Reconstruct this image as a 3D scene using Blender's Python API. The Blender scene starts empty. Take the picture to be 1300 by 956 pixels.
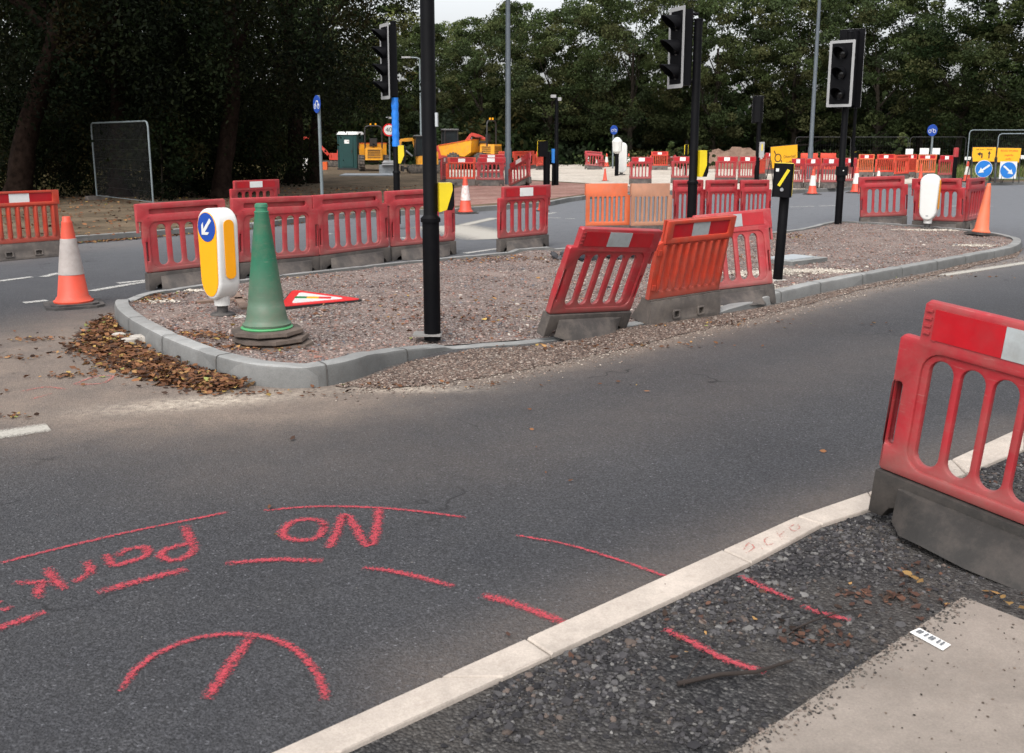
import bpy, bmesh, math, random
import numpy as np
from mathutils import Vector, Matrix
random.seed(4); rng = np.random.default_rng(4)
R = math.radians
scn = bpy.context.scene
COL = scn.collection

# ------------------------------------------------------------------ camera
F = 1264.0; CH = 1.7; P = math.atan(255/1264.0)
cd = bpy.data.cameras.new('camera'); cam = bpy.data.objects.new('camera', cd); COL.objects.link(cam)
cam.location = (0, 0, CH); cam.rotation_euler = (math.pi/2-P, 0, 0)
cd.sensor_width = 36; cd.lens = 36*F/1300; cd.shift_y = -45/1300.0
cd.clip_start = .05; cd.clip_end = 2000
scn.camera = cam
cd.dof.use_dof = True; cd.dof.focus_distance = 8.6; cd.dof.aperture_fstop = 7.0

def G(px, py, z=0.0):
    """survey: ground point (height z) seen at this spot of the photograph"""
    u = (px-650)/F; v = (433-py)/F
    dy = math.cos(P)+v*math.sin(P); dz = -math.sin(P)+v*math.cos(P)
    t = (z-CH)/dz
    return Vector((u*t, dy*t, z))
def AT(px, py, Y):
    u = (px-650)/F; v = (433-py)/F
    if py == 0:                      # only the bearing is wanted: measure it low down, where the base stands
        k = (.6-CH)/Y; v = (k*math.cos(P)+math.sin(P))/(math.cos(P)-k*math.sin(P))
    dy = math.cos(P)+v*math.sin(P); dz = -math.sin(P)+v*math.cos(P)
    t = Y/dy
    return Vector((u*t, Y, CH+dz*t))

# ------------------------------------------------------------------ materials
def nt(m):
    m.use_nodes = True; n = m.node_tree; n.nodes.clear(); return n
class N:
    def __init__(s, name):
        s.m = bpy.data.materials.new(name); s.t = nt(s.m); s.n = s.t.nodes; s.l = s.t.links
        s.out = s.n.new('ShaderNodeOutputMaterial'); s.b = s.n.new('ShaderNodeBsdfPrincipled')
        s.l.new(s.b.outputs[0], s.out.inputs[0]); s.co = None
    def coord(s, kind='Object'):
        if kind == 'World':
            return s.n.new('ShaderNodeNewGeometry').outputs['Position']
        return s.n.new('ShaderNodeTexCoord').outputs[kind]
    def noise(s, co, scale, detail=4, rough=.6):
        x = s.n.new('ShaderNodeTexNoise'); x.inputs['Scale'].default_value = scale
        x.inputs['Detail'].default_value = detail; x.inputs['Roughness'].default_value = rough
        s.l.new(co, x.inputs['Vector']); return x.outputs['Fac']
    def vor(s, co, scale, out='Distance', feat='F1'):
        x = s.n.new('ShaderNodeTexVoronoi'); x.feature = feat; x.inputs['Scale'].default_value = scale
        s.l.new(co, x.inputs['Vector']); return x.outputs[out]
    def ramp(s, fac, stops, interp='LINEAR'):
        x = s.n.new('ShaderNodeValToRGB'); cr = x.color_ramp; cr.interpolation = interp
        while len(cr.elements) < len(stops): cr.elements.new(.5)
        for e, (p, c) in zip(cr.elements, stops):
            e.position = p; e.color = (c, c, c, 1) if isinstance(c, (int, float)) else (*c, 1)
        s.l.new(fac, x.inputs[0]); return x.outputs[0]
    def mix(s, fac, a, b, mode='MIX'):
        x = s.n.new('ShaderNodeMix'); x.data_type = 'RGBA'; x.blend_type = mode
        for inp, v in ((0, fac), (6, a), (7, b)):
            if isinstance(v, (int, float)): x.inputs[inp].default_value = v if inp == 0 else (v, v, v, 1)
            elif isinstance(v, tuple): x.inputs[inp].default_value = (*v, 1)
            else: s.l.new(v, x.inputs[inp])
        return x.outputs[2]
    def math(s, op, a, b=0.0, clamp=False):
        x = s.n.new('ShaderNodeMath'); x.operation = op; x.use_clamp = clamp
        for i, v in enumerate((a, b)):
            if isinstance(v, (int, float)): x.inputs[i].default_value = v
            else: s.l.new(v, x.inputs[i])
        return x.outputs[0]
    def attr(s, name, out='Color'):
        x = s.n.new('ShaderNodeAttribute'); x.attribute_name = name; return x.outputs[out]
    def sep(s, c, ch):
        x = s.n.new('ShaderNodeSeparateColor'); s.l.new(c, x.inputs[0]); return x.outputs[ch]
    def base(s, c):
        if isinstance(c, tuple): s.b.inputs['Base Color'].default_value = (*c, 1)
        else: s.l.new(c, s.b.inputs['Base Color'])
    def rough(s, r, spec=.5):
        if isinstance(r, (int, float)): s.b.inputs['Roughness'].default_value = r
        else: s.l.new(r, s.b.inputs['Roughness'])
        s.b.inputs['Specular IOR Level'].default_value = spec
    def bump(s, h, strength, dist):
        x = s.n.new('ShaderNodeBump'); x.inputs['Strength'].default_value = strength
        x.inputs['Distance'].default_value = dist
        s.l.new(h, x.inputs['Height']); s.l.new(x.outputs[0], s.b.inputs['Normal'])
def plain(name, c, rough=.5, var=.25, scale=6, metal=0, spec=.5, dirt=None, dirtamt=.5, bump=0, scuff=0):
    k = N(name); co = k.coord('Object'); n = k.noise(co, scale, 6, .65)
    c0 = tuple(x*(1-var) for x in c); c1 = tuple(min(1, x*(1+var)) for x in c)
    col = k.ramp(n, [(.3, c0), (.7, c1)])
    if dirt:
        d = k.ramp(k.noise(co, scale*.6+2, 8, .75), [(.45, 0.0), (.75, dirtamt)])
        col = k.mix(d, col, dirt)
    if scuff:
        mp = k.n.new('ShaderNodeMapping'); mp.inputs['Scale'].default_value = (3, 3, 40); mp.inputs['Rotation'].default_value = (0, .25, 0); k.l.new(co, mp.inputs[0])
        sc_ = k.ramp(k.noise(mp.outputs[0], 3, 6, .75), [(.6, 0.0), (.72, scuff)]); col = k.mix(sc_, col, (.42, .28, .25))
        g = k.n.new('ShaderNodeSeparateXYZ'); k.l.new(co, g.inputs[0]); low = k.ramp(k.math('ADD', g.outputs[2], k.math('MULTIPLY', k.noise(co, 9, 6, .7), .35)), [(.35, scuff*1.3), (.62, 0.0)])
        col = k.mix(low, col, (.13, .095, .08))
    k.base(col); k.rough(rough, spec); k.b.inputs['Metallic'].default_value = metal
    if bump: k.bump(k.noise(co, scale*12, 3), bump, .004)
    return k.m
DIRT = (.2, .17, .14)
M = {}
M['red'] = plain('red_plastic', (.33, .019, .026), .45, .2, 3, dirt=(.23, .11, .09), dirtamt=.55, bump=.15, scuff=.4)
M['redfade'] = plain('faded_red_plastic', (.37, .031, .038), .5, .2, 3, dirt=(.36, .16, .13), dirtamt=.55, bump=.15, scuff=.5)
M['orange'] = plain('orange_plastic', (.46, .042, .018), .5, .2, 3, dirt=(.22, .10, .07), dirtamt=.55, bump=.15, scuff=.4)
M['orange2'] = plain('light_orange_plastic', (.60, .125, .045), .5, .15, 3, dirt=(.3, .16, .11), dirtamt=.5)
M['tan'] = plain('tan_plastic', (.40, .19, .115), .55, .15, 3, dirt=(.2, .14, .1), dirtamt=.35)
M['redorange'] = plain('red_orange_plastic', (.55, .05, .024), .5, .2, 3, dirt=(.3, .15, .1), dirtamt=.3)
M['reflred'] = plain('red_reflective', (.38, .006, .012), .3, .12, 8, dirt=(.2, .06, .06), dirtamt=.3)
M['reflwhite'] = plain('white_reflective', (.34, .365, .37), .35, .1, 8, dirt=(.18, .16, .13), dirtamt=.5)
M['reflwhite_hi'] = plain('bright_white_reflective', (.72, .72, .70), .35, .06, 8, dirt=(.3, .27, .22), dirtamt=.2)
M['foot'] = plain('grey_rubber', (.055, .048, .044), .75, .25, 5, dirt=(.15, .122, .10), dirtamt=.65, bump=.5)
M['footdark'] = plain('dark_grey_rubber', (.020, .0175, .0155), .75, .35, 5, dirt=(.065, .052, .044), dirtamt=.7, bump=.5)
M['footlight'] = plain('pale_grey_rubber', (.088, .075, .067), .75, .22, 5, dirt=(.17, .14, .115), dirtamt=.6, bump=.4)
M['blackpole'] = plain('black_paint', (.002, .002, .003), .55, .3, 3, spec=.10, dirt=(.012, .011, .01), dirtamt=.3)
M['blackplastic'] = plain('black_plastic', (.003, .003, .004), .6, .3, 5, spec=.12)
M['lens'] = plain('dark_lens', (.01, .01, .01), .2)
M['greypole'] = plain('galvanised', (.16, .19, .20), .5, .15, 8, metal=.2)
M['darkgreypole'] = plain('weathered_lamp_column', (.07, .085, .10), .55, .15, 4)
M['steel'] = plain('steel_tube', (.32, .33, .34), .45, .15, 10, metal=.5)
M['wire'] = plain('dark_wire', (.035, .035, .036), .5, .15, 10, metal=.4)
M['bordergrey'] = plain('grey_border', (.30, .30, .30), .5, .08, 5)
M['yellow'] = plain('yellow_plastic', (.62, .47, .008), .4, .1, 5)
M['signyellow'] = plain('yellow_sign', (.80, .38, .01), .45, .08, 5)
M['machyellow'] = plain('machine_yellow', (.78, .33, .012), .4, .15, 3, dirt=DIRT, dirtamt=.5)
M['machorange'] = plain('machine_orange', (.70, .11, .02), .4, .15, 3, dirt=DIRT, dirtamt=.5)
M['machred'] = plain('machine_red', (.55, .05, .03), .4, .15, 3, dirt=DIRT, dirtamt=.4)
M['tyre'] = plain('muddy_tyre', (.045, .04, .035), .85, .3, 8, dirt=(.25, .2, .16), dirtamt=.8)
M['glass'] = plain('dark_cab_glass', (.015, .02, .022), .12)
M['amber'] = plain('amber_sheet', (.88, .36, .004), .38, .04, 5)
M['blue'] = plain('blue_sheet', (.008, .055, .32), .4, .1, 5)
M['bluelight'] = plain('mid_blue_sheet', (.01, .15, .48), .4, .1, 5)
M['bluewrap'] = plain('blue_wrap', (.006, .17, .62), .4, .2, 14, bump=1.0)
M['white'] = plain('white_plastic', (.62, .62, .60), .4, .04, 4, dirt=(.4, .38, .34), dirtamt=.15)
M['cone'] = plain('cone_orange', (.58, .06, .028), .55, .12, 3, dirt=(.3, .12, .08), dirtamt=.4)
M['conefade'] = plain('cone_faded_orange', (.62, .13, .055), .6, .15, 3, dirt=(.35, .17, .12), dirtamt=.5)
M['sleeve'] = plain('dirty_sleeve', (.36, .32, .30), .5, .2, 6, dirt=(.2, .16, .14), dirtamt=.5)
M['sleevewhite'] = plain('white_sleeve', (.66, .64, .60), .45, .1, 6, dirt=(.3, .25, .2), dirtamt=.3)
M['sleevemess'] = plain('peeling_sleeve', (.62, .60, .58), .5, .1, 20, dirt=(.65, .12, .05), dirtamt=.9)
M['conebase'] = plain('cone_rubber', (.035, .033, .033), .8, .3, 6, dirt=(.16, .14, .12), dirtamt=.6, bump=.4)
M['green'] = plain('green_cone', (.018, .155, .085), .55, .25, 3, dirt=(.13, .15, .10), dirtamt=.9, bump=.3, scuff=.35)
M['greenring'] = plain('light_green_cone', (.05, .27, .10), .5, .12, 3, dirt=(.12, .18, .09), dirtamt=.4)
M['brownbase'] = plain('dusty_rubber', (.07, .053, .043), .9, .3, 8, dirt=(.19, .14, .11), dirtamt=.6, bump=.6)
M['concretebase'] = plain('fresh_concrete', (.46, .44, .40), .9, .12, 14, dirt=(.25, .2, .16), dirtamt=.3, bump=.6)
M['darkgreen'] = plain('portable_toilet_green', (.004, .042, .04), .5, .15, 3)
M['signblack'] = plain('sign_black', (.02, .018, .018), .5, .2, 5)
M['signred'] = plain('sign_red', (.62, .02, .02), .35, .08, 5)
M['signgreen'] = plain('sign_green', (.01, .17, .05), .4, .1, 5)
M['wood'] = plain('old_timber', (.17, .11, .08), .85, .3, 8, dirt=(.3, .24, .2), dirtamt=.5, bump=.5)
M['galv'] = plain('galvanised_plate', (.42, .45, .47), .5, .15, 8, metal=.3, dirt=(.3, .27, .22), dirtamt=.4)
M['galvdull'] = plain('dull_galvanised', (.20, .19, .18), .7, .2, 8)
M['slabgrey'] = plain('wet_grey_slab', (.27, .29, .31), .7, .2, 6)
M['paper'] = plain('white_paper', (.72, .72, .70), .6, .04, 8)
M['ink'] = plain('grey_ink', (.12, .13, .14), .6, .04, 8)
M['twig'] = plain('dark_twig', (.022, .015, .012), .9, .3, 20)
M['rebar'] = plain('dark_lumps', (.03, .035, .045), .7, .4, 12)
M['patch'] = plain('pale_render', (.40, .37, .33), .9, .12, 30, dirt=(.4, .33, .27), dirtamt=.5, bump=.8)

def m_asphalt():
    k = N('asphalt'); co = k.coord('World')
    big = k.noise(co, .55, 5, .6); mid = k.noise(co, 5, 6, .7)
    cell = k.sep(k.vor(co, 130, 'Color'), 0); cell2 = k.noise(co, 70, 4, .75)
    c = k.ramp(big, [(.3, (.046, .046, .049)), (.7, (.064, .064, .067))])
    c = k.mix(k.ramp(mid, [(.3, .35), (.75, 0.0)]), c, (.038, .040, .048))
    c = k.mix(.85, c, k.ramp(cell, [(0, .55), (.55, .97), (.88, 1.3), (.985, 1.6), (1, 3.0)]), 'MULTIPLY')
    c = k.mix(.8, c, k.ramp(cell2, [(.3, .5), (.5, 1.0), (.75, 1.45)]), 'MULTIPLY')
    spk = k.ramp(k.noise(co, 26, 2, .5), [(.77, 0.0), (.79, 1.0)])
    c = k.mix(spk, c, (.20, .19, .175))
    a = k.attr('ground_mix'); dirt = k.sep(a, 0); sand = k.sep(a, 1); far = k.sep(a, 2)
    n2 = k.noise(co, 3.2, 9, .75); n3 = k.noise(co, 45, 5, .8)
    d = k.math('MULTIPLY', dirt, k.ramp(n2, [(.2, .35), (.75, 1.15)]), True)
    d = k.math('MULTIPLY', d, k.ramp(n3, [(.3, .72), (.6, 1.0)]), True)
    c = k.mix(d, c, k.mix(.6, (.235, .185, .15), k.ramp(n3, [(.3, .6), (.7, 1.25)]), 'MULTIPLY'))
    s = k.math('MULTIPLY', sand, k.ramp(k.noise(co, 16, 8, .8), [(.38, 0.0), (.62, 1.2)]), True)
    c = k.mix(s, c, (.50, .43, .35))
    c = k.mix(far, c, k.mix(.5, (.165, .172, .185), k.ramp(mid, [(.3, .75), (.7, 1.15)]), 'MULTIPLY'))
    wv = k.n.new('ShaderNodeVectorMath'); wv.operation = 'ADD'; k.l.new(co, wv.inputs[0]); nz = k.n.new('ShaderNodeTexNoise'); nz.inputs['Scale'].default_value = 2.5; k.l.new(co, nz.inputs['Vector']); k.l.new(nz.outputs['Color'], wv.inputs[1])
    crk = k.vor(wv.outputs[0], .42, 'Distance', 'DISTANCE_TO_EDGE'); crk = k.ramp(crk, [(0, 1.0), (.006, 0.0)])
    crk = k.math('MULTIPLY', crk, k.ramp(k.noise(co, .8, 2), [(.52, 0.0), (.62, .8)]))
    c = k.mix(crk, c, (.012, .012, .013))
    k.base(c); k.rough(.85, .22)
    h = k.math('ADD', k.vor(co, 110), k.math('MULTIPLY', k.noise(co, 200, 3), .7))
    k.bump(h, .9, .006); return k.m
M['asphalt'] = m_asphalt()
def m_gravel(name, stops, scale=48, dist=.012, tint=None):
    k = N(name); co = k.coord('World')
    cell = k.sep(k.vor(co, scale, 'Color'), 0)
    c = k.ramp(cell, stops)
    c = k.mix(.7, c, k.ramp(k.vor(co, scale), [(0, 1.15), (.55, .45)]), 'MULTIPLY')
    c = k.mix(k.ramp(k.noise(co, 1.3, 8, .7), [(.42, 0.0), (.68, .65)]), c, tint or (.30, .235, .20))
    k.base(c); k.rough(.9, .25)
    k.bump(k.math('MULTIPLY', k.vor(co, scale), -1.0), 1.0, dist); return k.m
M['islandgravel'] = m_gravel('pink_brown_gravel', [(0, (.07, .052, .048)), (.3, (.17, .125, .11)), (.6, (.25, .19, .17)), (.85, (.33, .28, .255)), (1, (.52, .48, .44))], 60, .012, (.27, .205, .175))
M['edgegravel'] = m_gravel('edge_gravel', [(0, (.06, .042, .036)), (.4, (.14, .10, .085)), (.8, (.24, .19, .16)), (1, (.42, .37, .32))], 55, .012, (.17, .125, .10))
M['planings'] = m_gravel('dark_planings', [(0, (.018, .018, .02)), (.5, (.045, .044, .046)), (.85, (.08, .078, .078)), (1, (.15, .145, .14))], 85, .012, (.10, .088, .076))
def m_ground(name, c0, c1, c2, s=1.2, b=.8):
    k = N(name); co = k.coord('World')
    c = k.ramp(k.noise(co, s, 10, .75), [(.3, c0), (.5, c1), (.7, c2)])
    c = k.mix(.7, c, k.ramp(k.noise(co, s*18, 5, .8), [(.3, .5), (.7, 1.4)]), 'MULTIPLY')
    k.base(c); k.rough(.95, .15); k.bump(k.noise(co, s*22, 4, .8), b, .03); return k.m
M['verge'] = m_ground('leafy_soil', (.055, .045, .028), (.12, .09, .06), (.20, .15, .10), .9)
M['drygrass'] = m_ground('dry_grass_ground', (.06, .06, .025), (.13, .11, .055), (.2, .165, .09), .8)
M['brickpave'] = m_ground('reddish_subbase', (.17, .10, .08), (.27, .15, .125), (.36, .25, .21), .8)
M['sandpave'] = m_ground('pale_concrete_base', (.34, .29, .24), (.47, .42, .36), (.55, .50, .44), .35, .3)
M['greengrass'] = m_ground('green_grass', (.03, .05, .015), (.07, .10, .03), (.14, .15, .06), 1.5)
M['mound'] = m_ground('earth_mound', (.10, .065, .045), (.19, .12, .09), (.26, .18, .13), 2)
def m_kerb(name, c, side=1.0):
    k = N(name); co = k.coord('World')
    n = k.noise(co, 4, 8, .7)
    col = k.ramp(n, [(.3, tuple(x*.75 for x in c)), (.7, tuple(x*1.12 for x in c))])
    col = k.mix(.5, col, k.ramp(k.noise(co, 120, 4, .8), [(.3, .65), (.7, 1.25)]), 'MULTIPLY')
    col = k.mix(k.ramp(k.noise(co, 9, 8, .8), [(.55, 0.0), (.78, .6)]), col, (.22, .17, .135))
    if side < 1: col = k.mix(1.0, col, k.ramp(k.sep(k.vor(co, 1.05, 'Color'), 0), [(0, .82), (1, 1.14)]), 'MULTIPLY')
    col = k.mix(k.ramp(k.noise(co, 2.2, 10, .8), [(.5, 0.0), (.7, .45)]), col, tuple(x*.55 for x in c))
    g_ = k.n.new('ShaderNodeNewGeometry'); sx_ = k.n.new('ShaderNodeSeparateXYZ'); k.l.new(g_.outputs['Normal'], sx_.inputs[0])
    col = k.mix(1.0, col, k.ramp(sx_.outputs[2], [(.25, side), (.9, 1.0)]), 'MULTIPLY')  # shading by facing put into the colour: upright faces darker than tops
    k.base(col); k.rough(.88, .25); k.bump(k.noise(co, 160, 3), .5, .003); return k.m
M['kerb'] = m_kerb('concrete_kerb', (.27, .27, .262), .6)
M['kerbnew'] = m_kerb('cream_kerb', (.47, .41, .355))
M['slab'] = m_kerb('concrete_slab', (.25, .215, .185))
def m_leafcol(name, rough=.7, trans=0.0, spec=.25):
    k = N(name); k.base(k.attr('col')); k.rough(rough, spec)
    if trans:
        t = k.n.new('ShaderNodeBsdfTranslucent'); k.l.new(k.attr('col'), t.inputs[0])
        mx = k.n.new('ShaderNodeMixShader'); mx.inputs[0].default_value = trans
        k.l.new(k.b.outputs[0], mx.inputs[1]); k.l.new(t.outputs[0], mx.inputs[2]); k.l.new(mx.outputs[0], k.out.inputs[0])
    return k.m
M['leaf'] = m_leafcol('foliage', .8, .25, .08); M['litter'] = m_leafcol('leaf_litter', .75, .1); M['stone'] = m_leafcol('loose_stones', .9)
M['darkbark'] = plain('dark_bark', (.014, .009, .007), 1.0, .7, 7, bump=1, spec=.04)
M['bark'] = plain('bark', (.03, .025, .02), 1.0, .5, 7, bump=1, spec=.05)
def m_paint(name, c, dens=.5, edge=1.0, hi=.9):
    k = N(name); co = k.coord('World')
    k.base(k.mix(.6, c, k.ramp(k.noise(co, 60, 4, .8), [(.3, .6), (.7, 1.25)]), 'MULTIPLY')); k.rough(.85, .2)
    e = k.sep(k.attr('col'), 0)                       # 1 on the centre line, 0 at the edge of the stroke
    n = k.noise(co, 60, 6, .85); n2 = k.sep(k.vor(co, 170, 'Color'), 0)
    a = k.math('ADD', k.math('MULTIPLY', e, edge), k.math('MULTIPLY', k.math('SUBTRACT', n, .5), 2.4))
    a = k.math('ADD', a, k.math('MULTIPLY', k.math('SUBTRACT', n2, .5), .75))
    a = k.ramp(a, [(dens-.28, 0.0), (dens+.05, .45), (dens+.75, hi)])
    k.l.new(a, k.b.inputs['Alpha']); return k.m
M['spray'] = m_paint('red_spray_paint', (.47, .06, .08), .64, 1.0, .78)
M['sprayfaint'] = m_paint('faint_spray_paint', (.45, .15, .13), .80, .95)
M['roadwhite'] = m_paint('worn_road_paint', (.42, .395, .35), .30, 1.5)
M['roadworn'] = m_paint('flaking_road_paint', (.50, .49, .46), .86, 1.2)

# ------------------------------------------------------------------ mesh helpers
class MB:
    def __init__(s): s.v = []; s.f = []; s.mi = []; s.cur = 0
    def add(s, vs, fs, mtx=None):
        o = len(s.v)
        s.v += [tuple(mtx @ Vector(v)) if mtx else tuple(v) for v in vs]
        s.f += [tuple(i+o for i in f) for f in fs]; s.mi += [s.cur]*len(fs); return s
    def box(s, c, d, mtx=None, ch=0.0, taper=(1, 1)):
        x, y, z = (q/2 for q in d); tx, ty = taper
        vs = []
        for sz, kx, ky in ((-z, 1, 1), (z, tx, ty)):
            X, Y = x*kx, y*ky; b = min(ch, X*.9, Y*.9)
            if ch: vs += [(-X+b, -Y, sz), (X-b, -Y, sz), (X, -Y+b, sz), (X, Y-b, sz), (X-b, Y, sz), (-X+b, Y, sz), (-X, Y-b, sz), (-X, -Y+b, sz)]
            else: vs += [(-X, -Y, sz), (X, -Y, sz), (X, Y, sz), (-X, Y, sz)]
        n = len(vs)//2
        vs = [(a+c[0], b_+c[1], q+c[2]) for a, b_, q in vs]
        fs = [tuple(range(n-1, -1, -1)), tuple(range(n, 2*n))]+[(i, (i+1) % n, n+(i+1) % n, n+i) for i in range(n)]
        return s.add(vs, fs, mtx)
    def tube(s, pts, r, seg=8, cap=True, rough=0):
        pts = [Vector(p) for p in pts]; rs = r if isinstance(r, (list, tuple)) else [r]*len(pts)
        rings = []; pu = None; rg_ = random.Random(len(pts)*7+int(rs[0]*1e4)) if rough else None
        for i, p in enumerate(pts):
            t = (pts[min(i+1, len(pts)-1)]-pts[max(i-1, 0)])
            t = t.normalized() if t.length > 1e-9 else Vector((0, 0, 1))
            if pu is None: pu = t.orthogonal().normalized()
            u = pu-t*pu.dot(t); u = u.normalized() if u.length > 1e-5 else t.orthogonal().normalized(); pu = u
            w = t.cross(u)
            rings.append([p+(u*math.cos(a)+w*math.sin(a))*rs[i]*(1+(rough*rg_.uniform(-1, 1) if rough else 0)) for a in (2*math.pi*k/seg for k in range(seg))])
        vs = [tuple(q) for rg in rings for q in rg]; fs = []
        for i in range(len(rings)-1):
            for k in range(seg):
                fs.append((i*seg+k, i*seg+(k+1) % seg, (i+1)*seg+(k+1) % seg, (i+1)*seg+k))
        if cap: fs += [tuple(range(seg-1, -1, -1)), tuple(range((len(rings)-1)*seg, len(rings)*seg))]
        return s.add(vs, fs)
    def lathe(s, prof, seg=24, mtx=None, closed=False):
        vs = []; fs = []
        for r, z in prof:
            vs += [(r*math.cos(2*math.pi*k/seg), r*math.sin(2*math.pi*k/seg), z) for k in range(seg)]
        for i in range(len(prof)-1):
            for k in range(seg):
                fs.append((i*seg+k, i*seg+(k+1) % seg, (i+1)*seg+(k+1) % seg, (i+1)*seg+k))
        if not closed: fs += [tuple(range(seg-1, -1, -1)), tuple(range((len(prof)-1)*seg, len(prof)*seg))]
        return s.add(vs, fs, mtx)
    def prism(s, poly, a, b, axis='y', mtx=None):
        """poly = (x,z) pairs (axis y), (y,z) pairs (axis x), or (x,y) pairs (axis z)"""
        def mk(p, t): return {'y': (p[0], t, p[1]), 'x': (t, p[0], p[1]), 'z': (p[0], p[1], t)}[axis]
        n = len(poly); vs = [mk(p, a) for p in poly]+[mk(p, b) for p in poly]
        fs = [tuple(range(n)), tuple(range(2*n-1, n-1, -1))]+[(i, n+i, n+(i+1) % n, (i+1) % n) for i in range(n)]
        return s.add(vs, fs, mtx)
    def plate(s, outline, holes, y, t, bev=0.0, res=1, mtx=None):
        """upright plate with real openings; outline and holes are (x,z) lists, centre depth y, thickness t"""
        cu = bpy.data.curves.new('tmp', 'CURVE'); cu.dimensions = '2D'; cu.fill_mode = 'BOTH'
        cu.extrude = max(t/2-bev, 0); cu.bevel_depth = bev; cu.bevel_resolution = res; cu.offset = -bev
        for pl in [outline]+list(holes):
            sp = cu.splines.new('POLY'); sp.points.add(len(pl)-1); sp.use_cyclic_u = True
            for q, p in zip(sp.points, pl): q.co = (p[0], p[1], 0, 1)
        o = bpy.data.objects.new('tmp', cu); me = bpy.data.meshes.new_from_object(o)
        vs = [(v.co.x, y-v.co.z, v.co.y) for v in me.vertices]; fs = [tuple(p.vertices) for p in me.polygons]
        bpy.data.objects.remove(o); bpy.data.curves.remove(cu); bpy.data.meshes.remove(me)
        return s.add(vs, fs, mtx)
    def text(s, body, size, mtx, th=.002):
        cu = bpy.data.curves.new('tmp', 'FONT'); cu.body = body; cu.size = size; cu.extrude = th/2
        cu.align_x = 'CENTER'; cu.align_y = 'CENTER'; cu.resolution_u = 3
        o = bpy.data.objects.new('tmp', cu); me = bpy.data.meshes.new_from_object(o)
        vs = [(v.co.x, -v.co.z, v.co.y) for v in me.vertices]; fs = [tuple(p.vertices) for p in me.polygons]
        bpy.data.objects.remove(o); bpy.data.curves.remove(cu); bpy.data.meshes.remove(me)
        return s.add(vs, fs, mtx)
    def mesh(s, name, mats, smooth=0):
        me = bpy.data.meshes.new(name); me.from_pydata(s.v, [], s.f)
        for m in (mats if isinstance(mats, (list, tuple)) else [mats]): me.materials.append(M[m] if isinstance(m, str) else m)
        me.polygons.foreach_set('material_index', s.mi)
        if smooth:
            me.polygons.foreach_set('use_smooth', [True]*len(s.f)); me.set_sharp_from_angle(angle=R(smooth))
        bm = bmesh.new(); bm.from_mesh(me); bmesh.ops.remove_doubles(bm, verts=bm.verts, dist=1e-5)
        bmesh.ops.recalc_face_normals(bm, faces=bm.faces); bm.to_mesh(me); bm.free()
        me.update(); return me
    def build(s, name, mats, parent=None, smooth=0, loc=None):
        return link(name, s.mesh(name, mats, smooth), parent, loc)
def link(name, me, parent=None, loc=None):
    o = bpy.data.objects.new(name, me); COL.objects.link(o)
    if parent: o.parent = parent
    if loc is not None: o.location = loc
    return o
def tag(o, label=None, cat=None, group=None, kind=None):
    if label: o['label'] = label
    if cat: o['category'] = cat
    if group: o['group'] = group
    if kind: o['kind'] = kind
    return o
def thing(name, label, cat, loc=(0, 0, 0), rz=0, group=None):
    o = bpy.data.objects.new(name, None); COL.objects.link(o); o.location = loc; o.rotation_euler = (0, 0, rz)
    o.empty_display_size = .1
    return tag(o, label, cat, group)
def dup(root):
    r = root.copy(); COL.objects.link(r)
    for ch in list(root.children):
        c = ch.copy(); COL.objects.link(c); c.parent = r
        for g in list(ch.children):
            d = g.copy(); COL.objects.link(d); d.parent = c
    return r
def rrect(x0, x1, z0, z1, r, n=5):
    r = min(r, (x1-x0)/2-1e-4, (z1-z0)/2-1e-4); out = []
    for cx, cz, a0 in ((x1-r, z0+r, -90), (x1-r, z1-r, 0), (x0+r, z1-r, 90), (x0+r, z0+r, 180)):
        for k in range(n+1):
            a = R(a0+90*k/n); out.append((cx+r*math.cos(a), cz+r*math.sin(a)))
    return out
def circ(cx, cz, r, n=24): return [(cx+r*math.cos(2*math.pi*k/n), cz+r*math.sin(2*math.pi*k/n)) for k in range(n)]

# fast soups (leaves, stones)
def soup(name, V, Fc, C, mat, parent=None, smooth=False):
    """V (n,k,3) separate faces of k corners; C (n,3) colour per face"""
    n, k, _ = V.shape; me = bpy.data.meshes.new(name)
    me.vertices.add(n*k); me.vertices.foreach_set('co', V.reshape(-1).astype(np.float32))
    me.loops.add(n*k); me.loops.foreach_set('vertex_index', np.arange(n*k, dtype=np.int32))
    me.polygons.add(n); me.polygons.foreach_set('loop_start', np.arange(n, dtype=np.int32)*k)
    me.polygons.foreach_set('loop_total', np.full(n, k, dtype=np.int32))
    at = me.color_attributes.new('col', 'FLOAT_COLOR', 'POINT')
    cc = np.ones((n, k, 4), np.float32); cc[:, :, :3] = C[:, None, :]; at.data.foreach_set('color', cc.reshape(-1))
    me.materials.append(M[mat]); me.update(calc_edges=True); me.validate()
    return link(name, me, parent)
def randrot(n):
    q = rng.normal(size=(n, 4)); q /= np.linalg.norm(q, axis=1)[:, None]
    w, x, y, z = q.T
    return np.stack([np.stack([1-2*(y*y+z*z), 2*(x*y-z*w), 2*(x*z+y*w)], 1), np.stack([2*(x*y+z*w), 1-2*(x*x+z*z), 2*(y*z-x*w)], 1), np.stack([2*(x*z-y*w), 2*(y*z+x*w), 1-2*(x*x+y*y)], 1)], 1)
ICO = None
def ico():
    global ICO
    if ICO is None:
        bm = bmesh.new(); bmesh.ops.create_icosphere(bm, subdivisions=1, radius=1); bm.verts.ensure_lookup_table()
        ICO = (np.array([v.co[:] for v in bm.verts]), np.array([[v.index for v in f.verts] for f in bm.faces])); bm.free()
    return ICO
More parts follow.
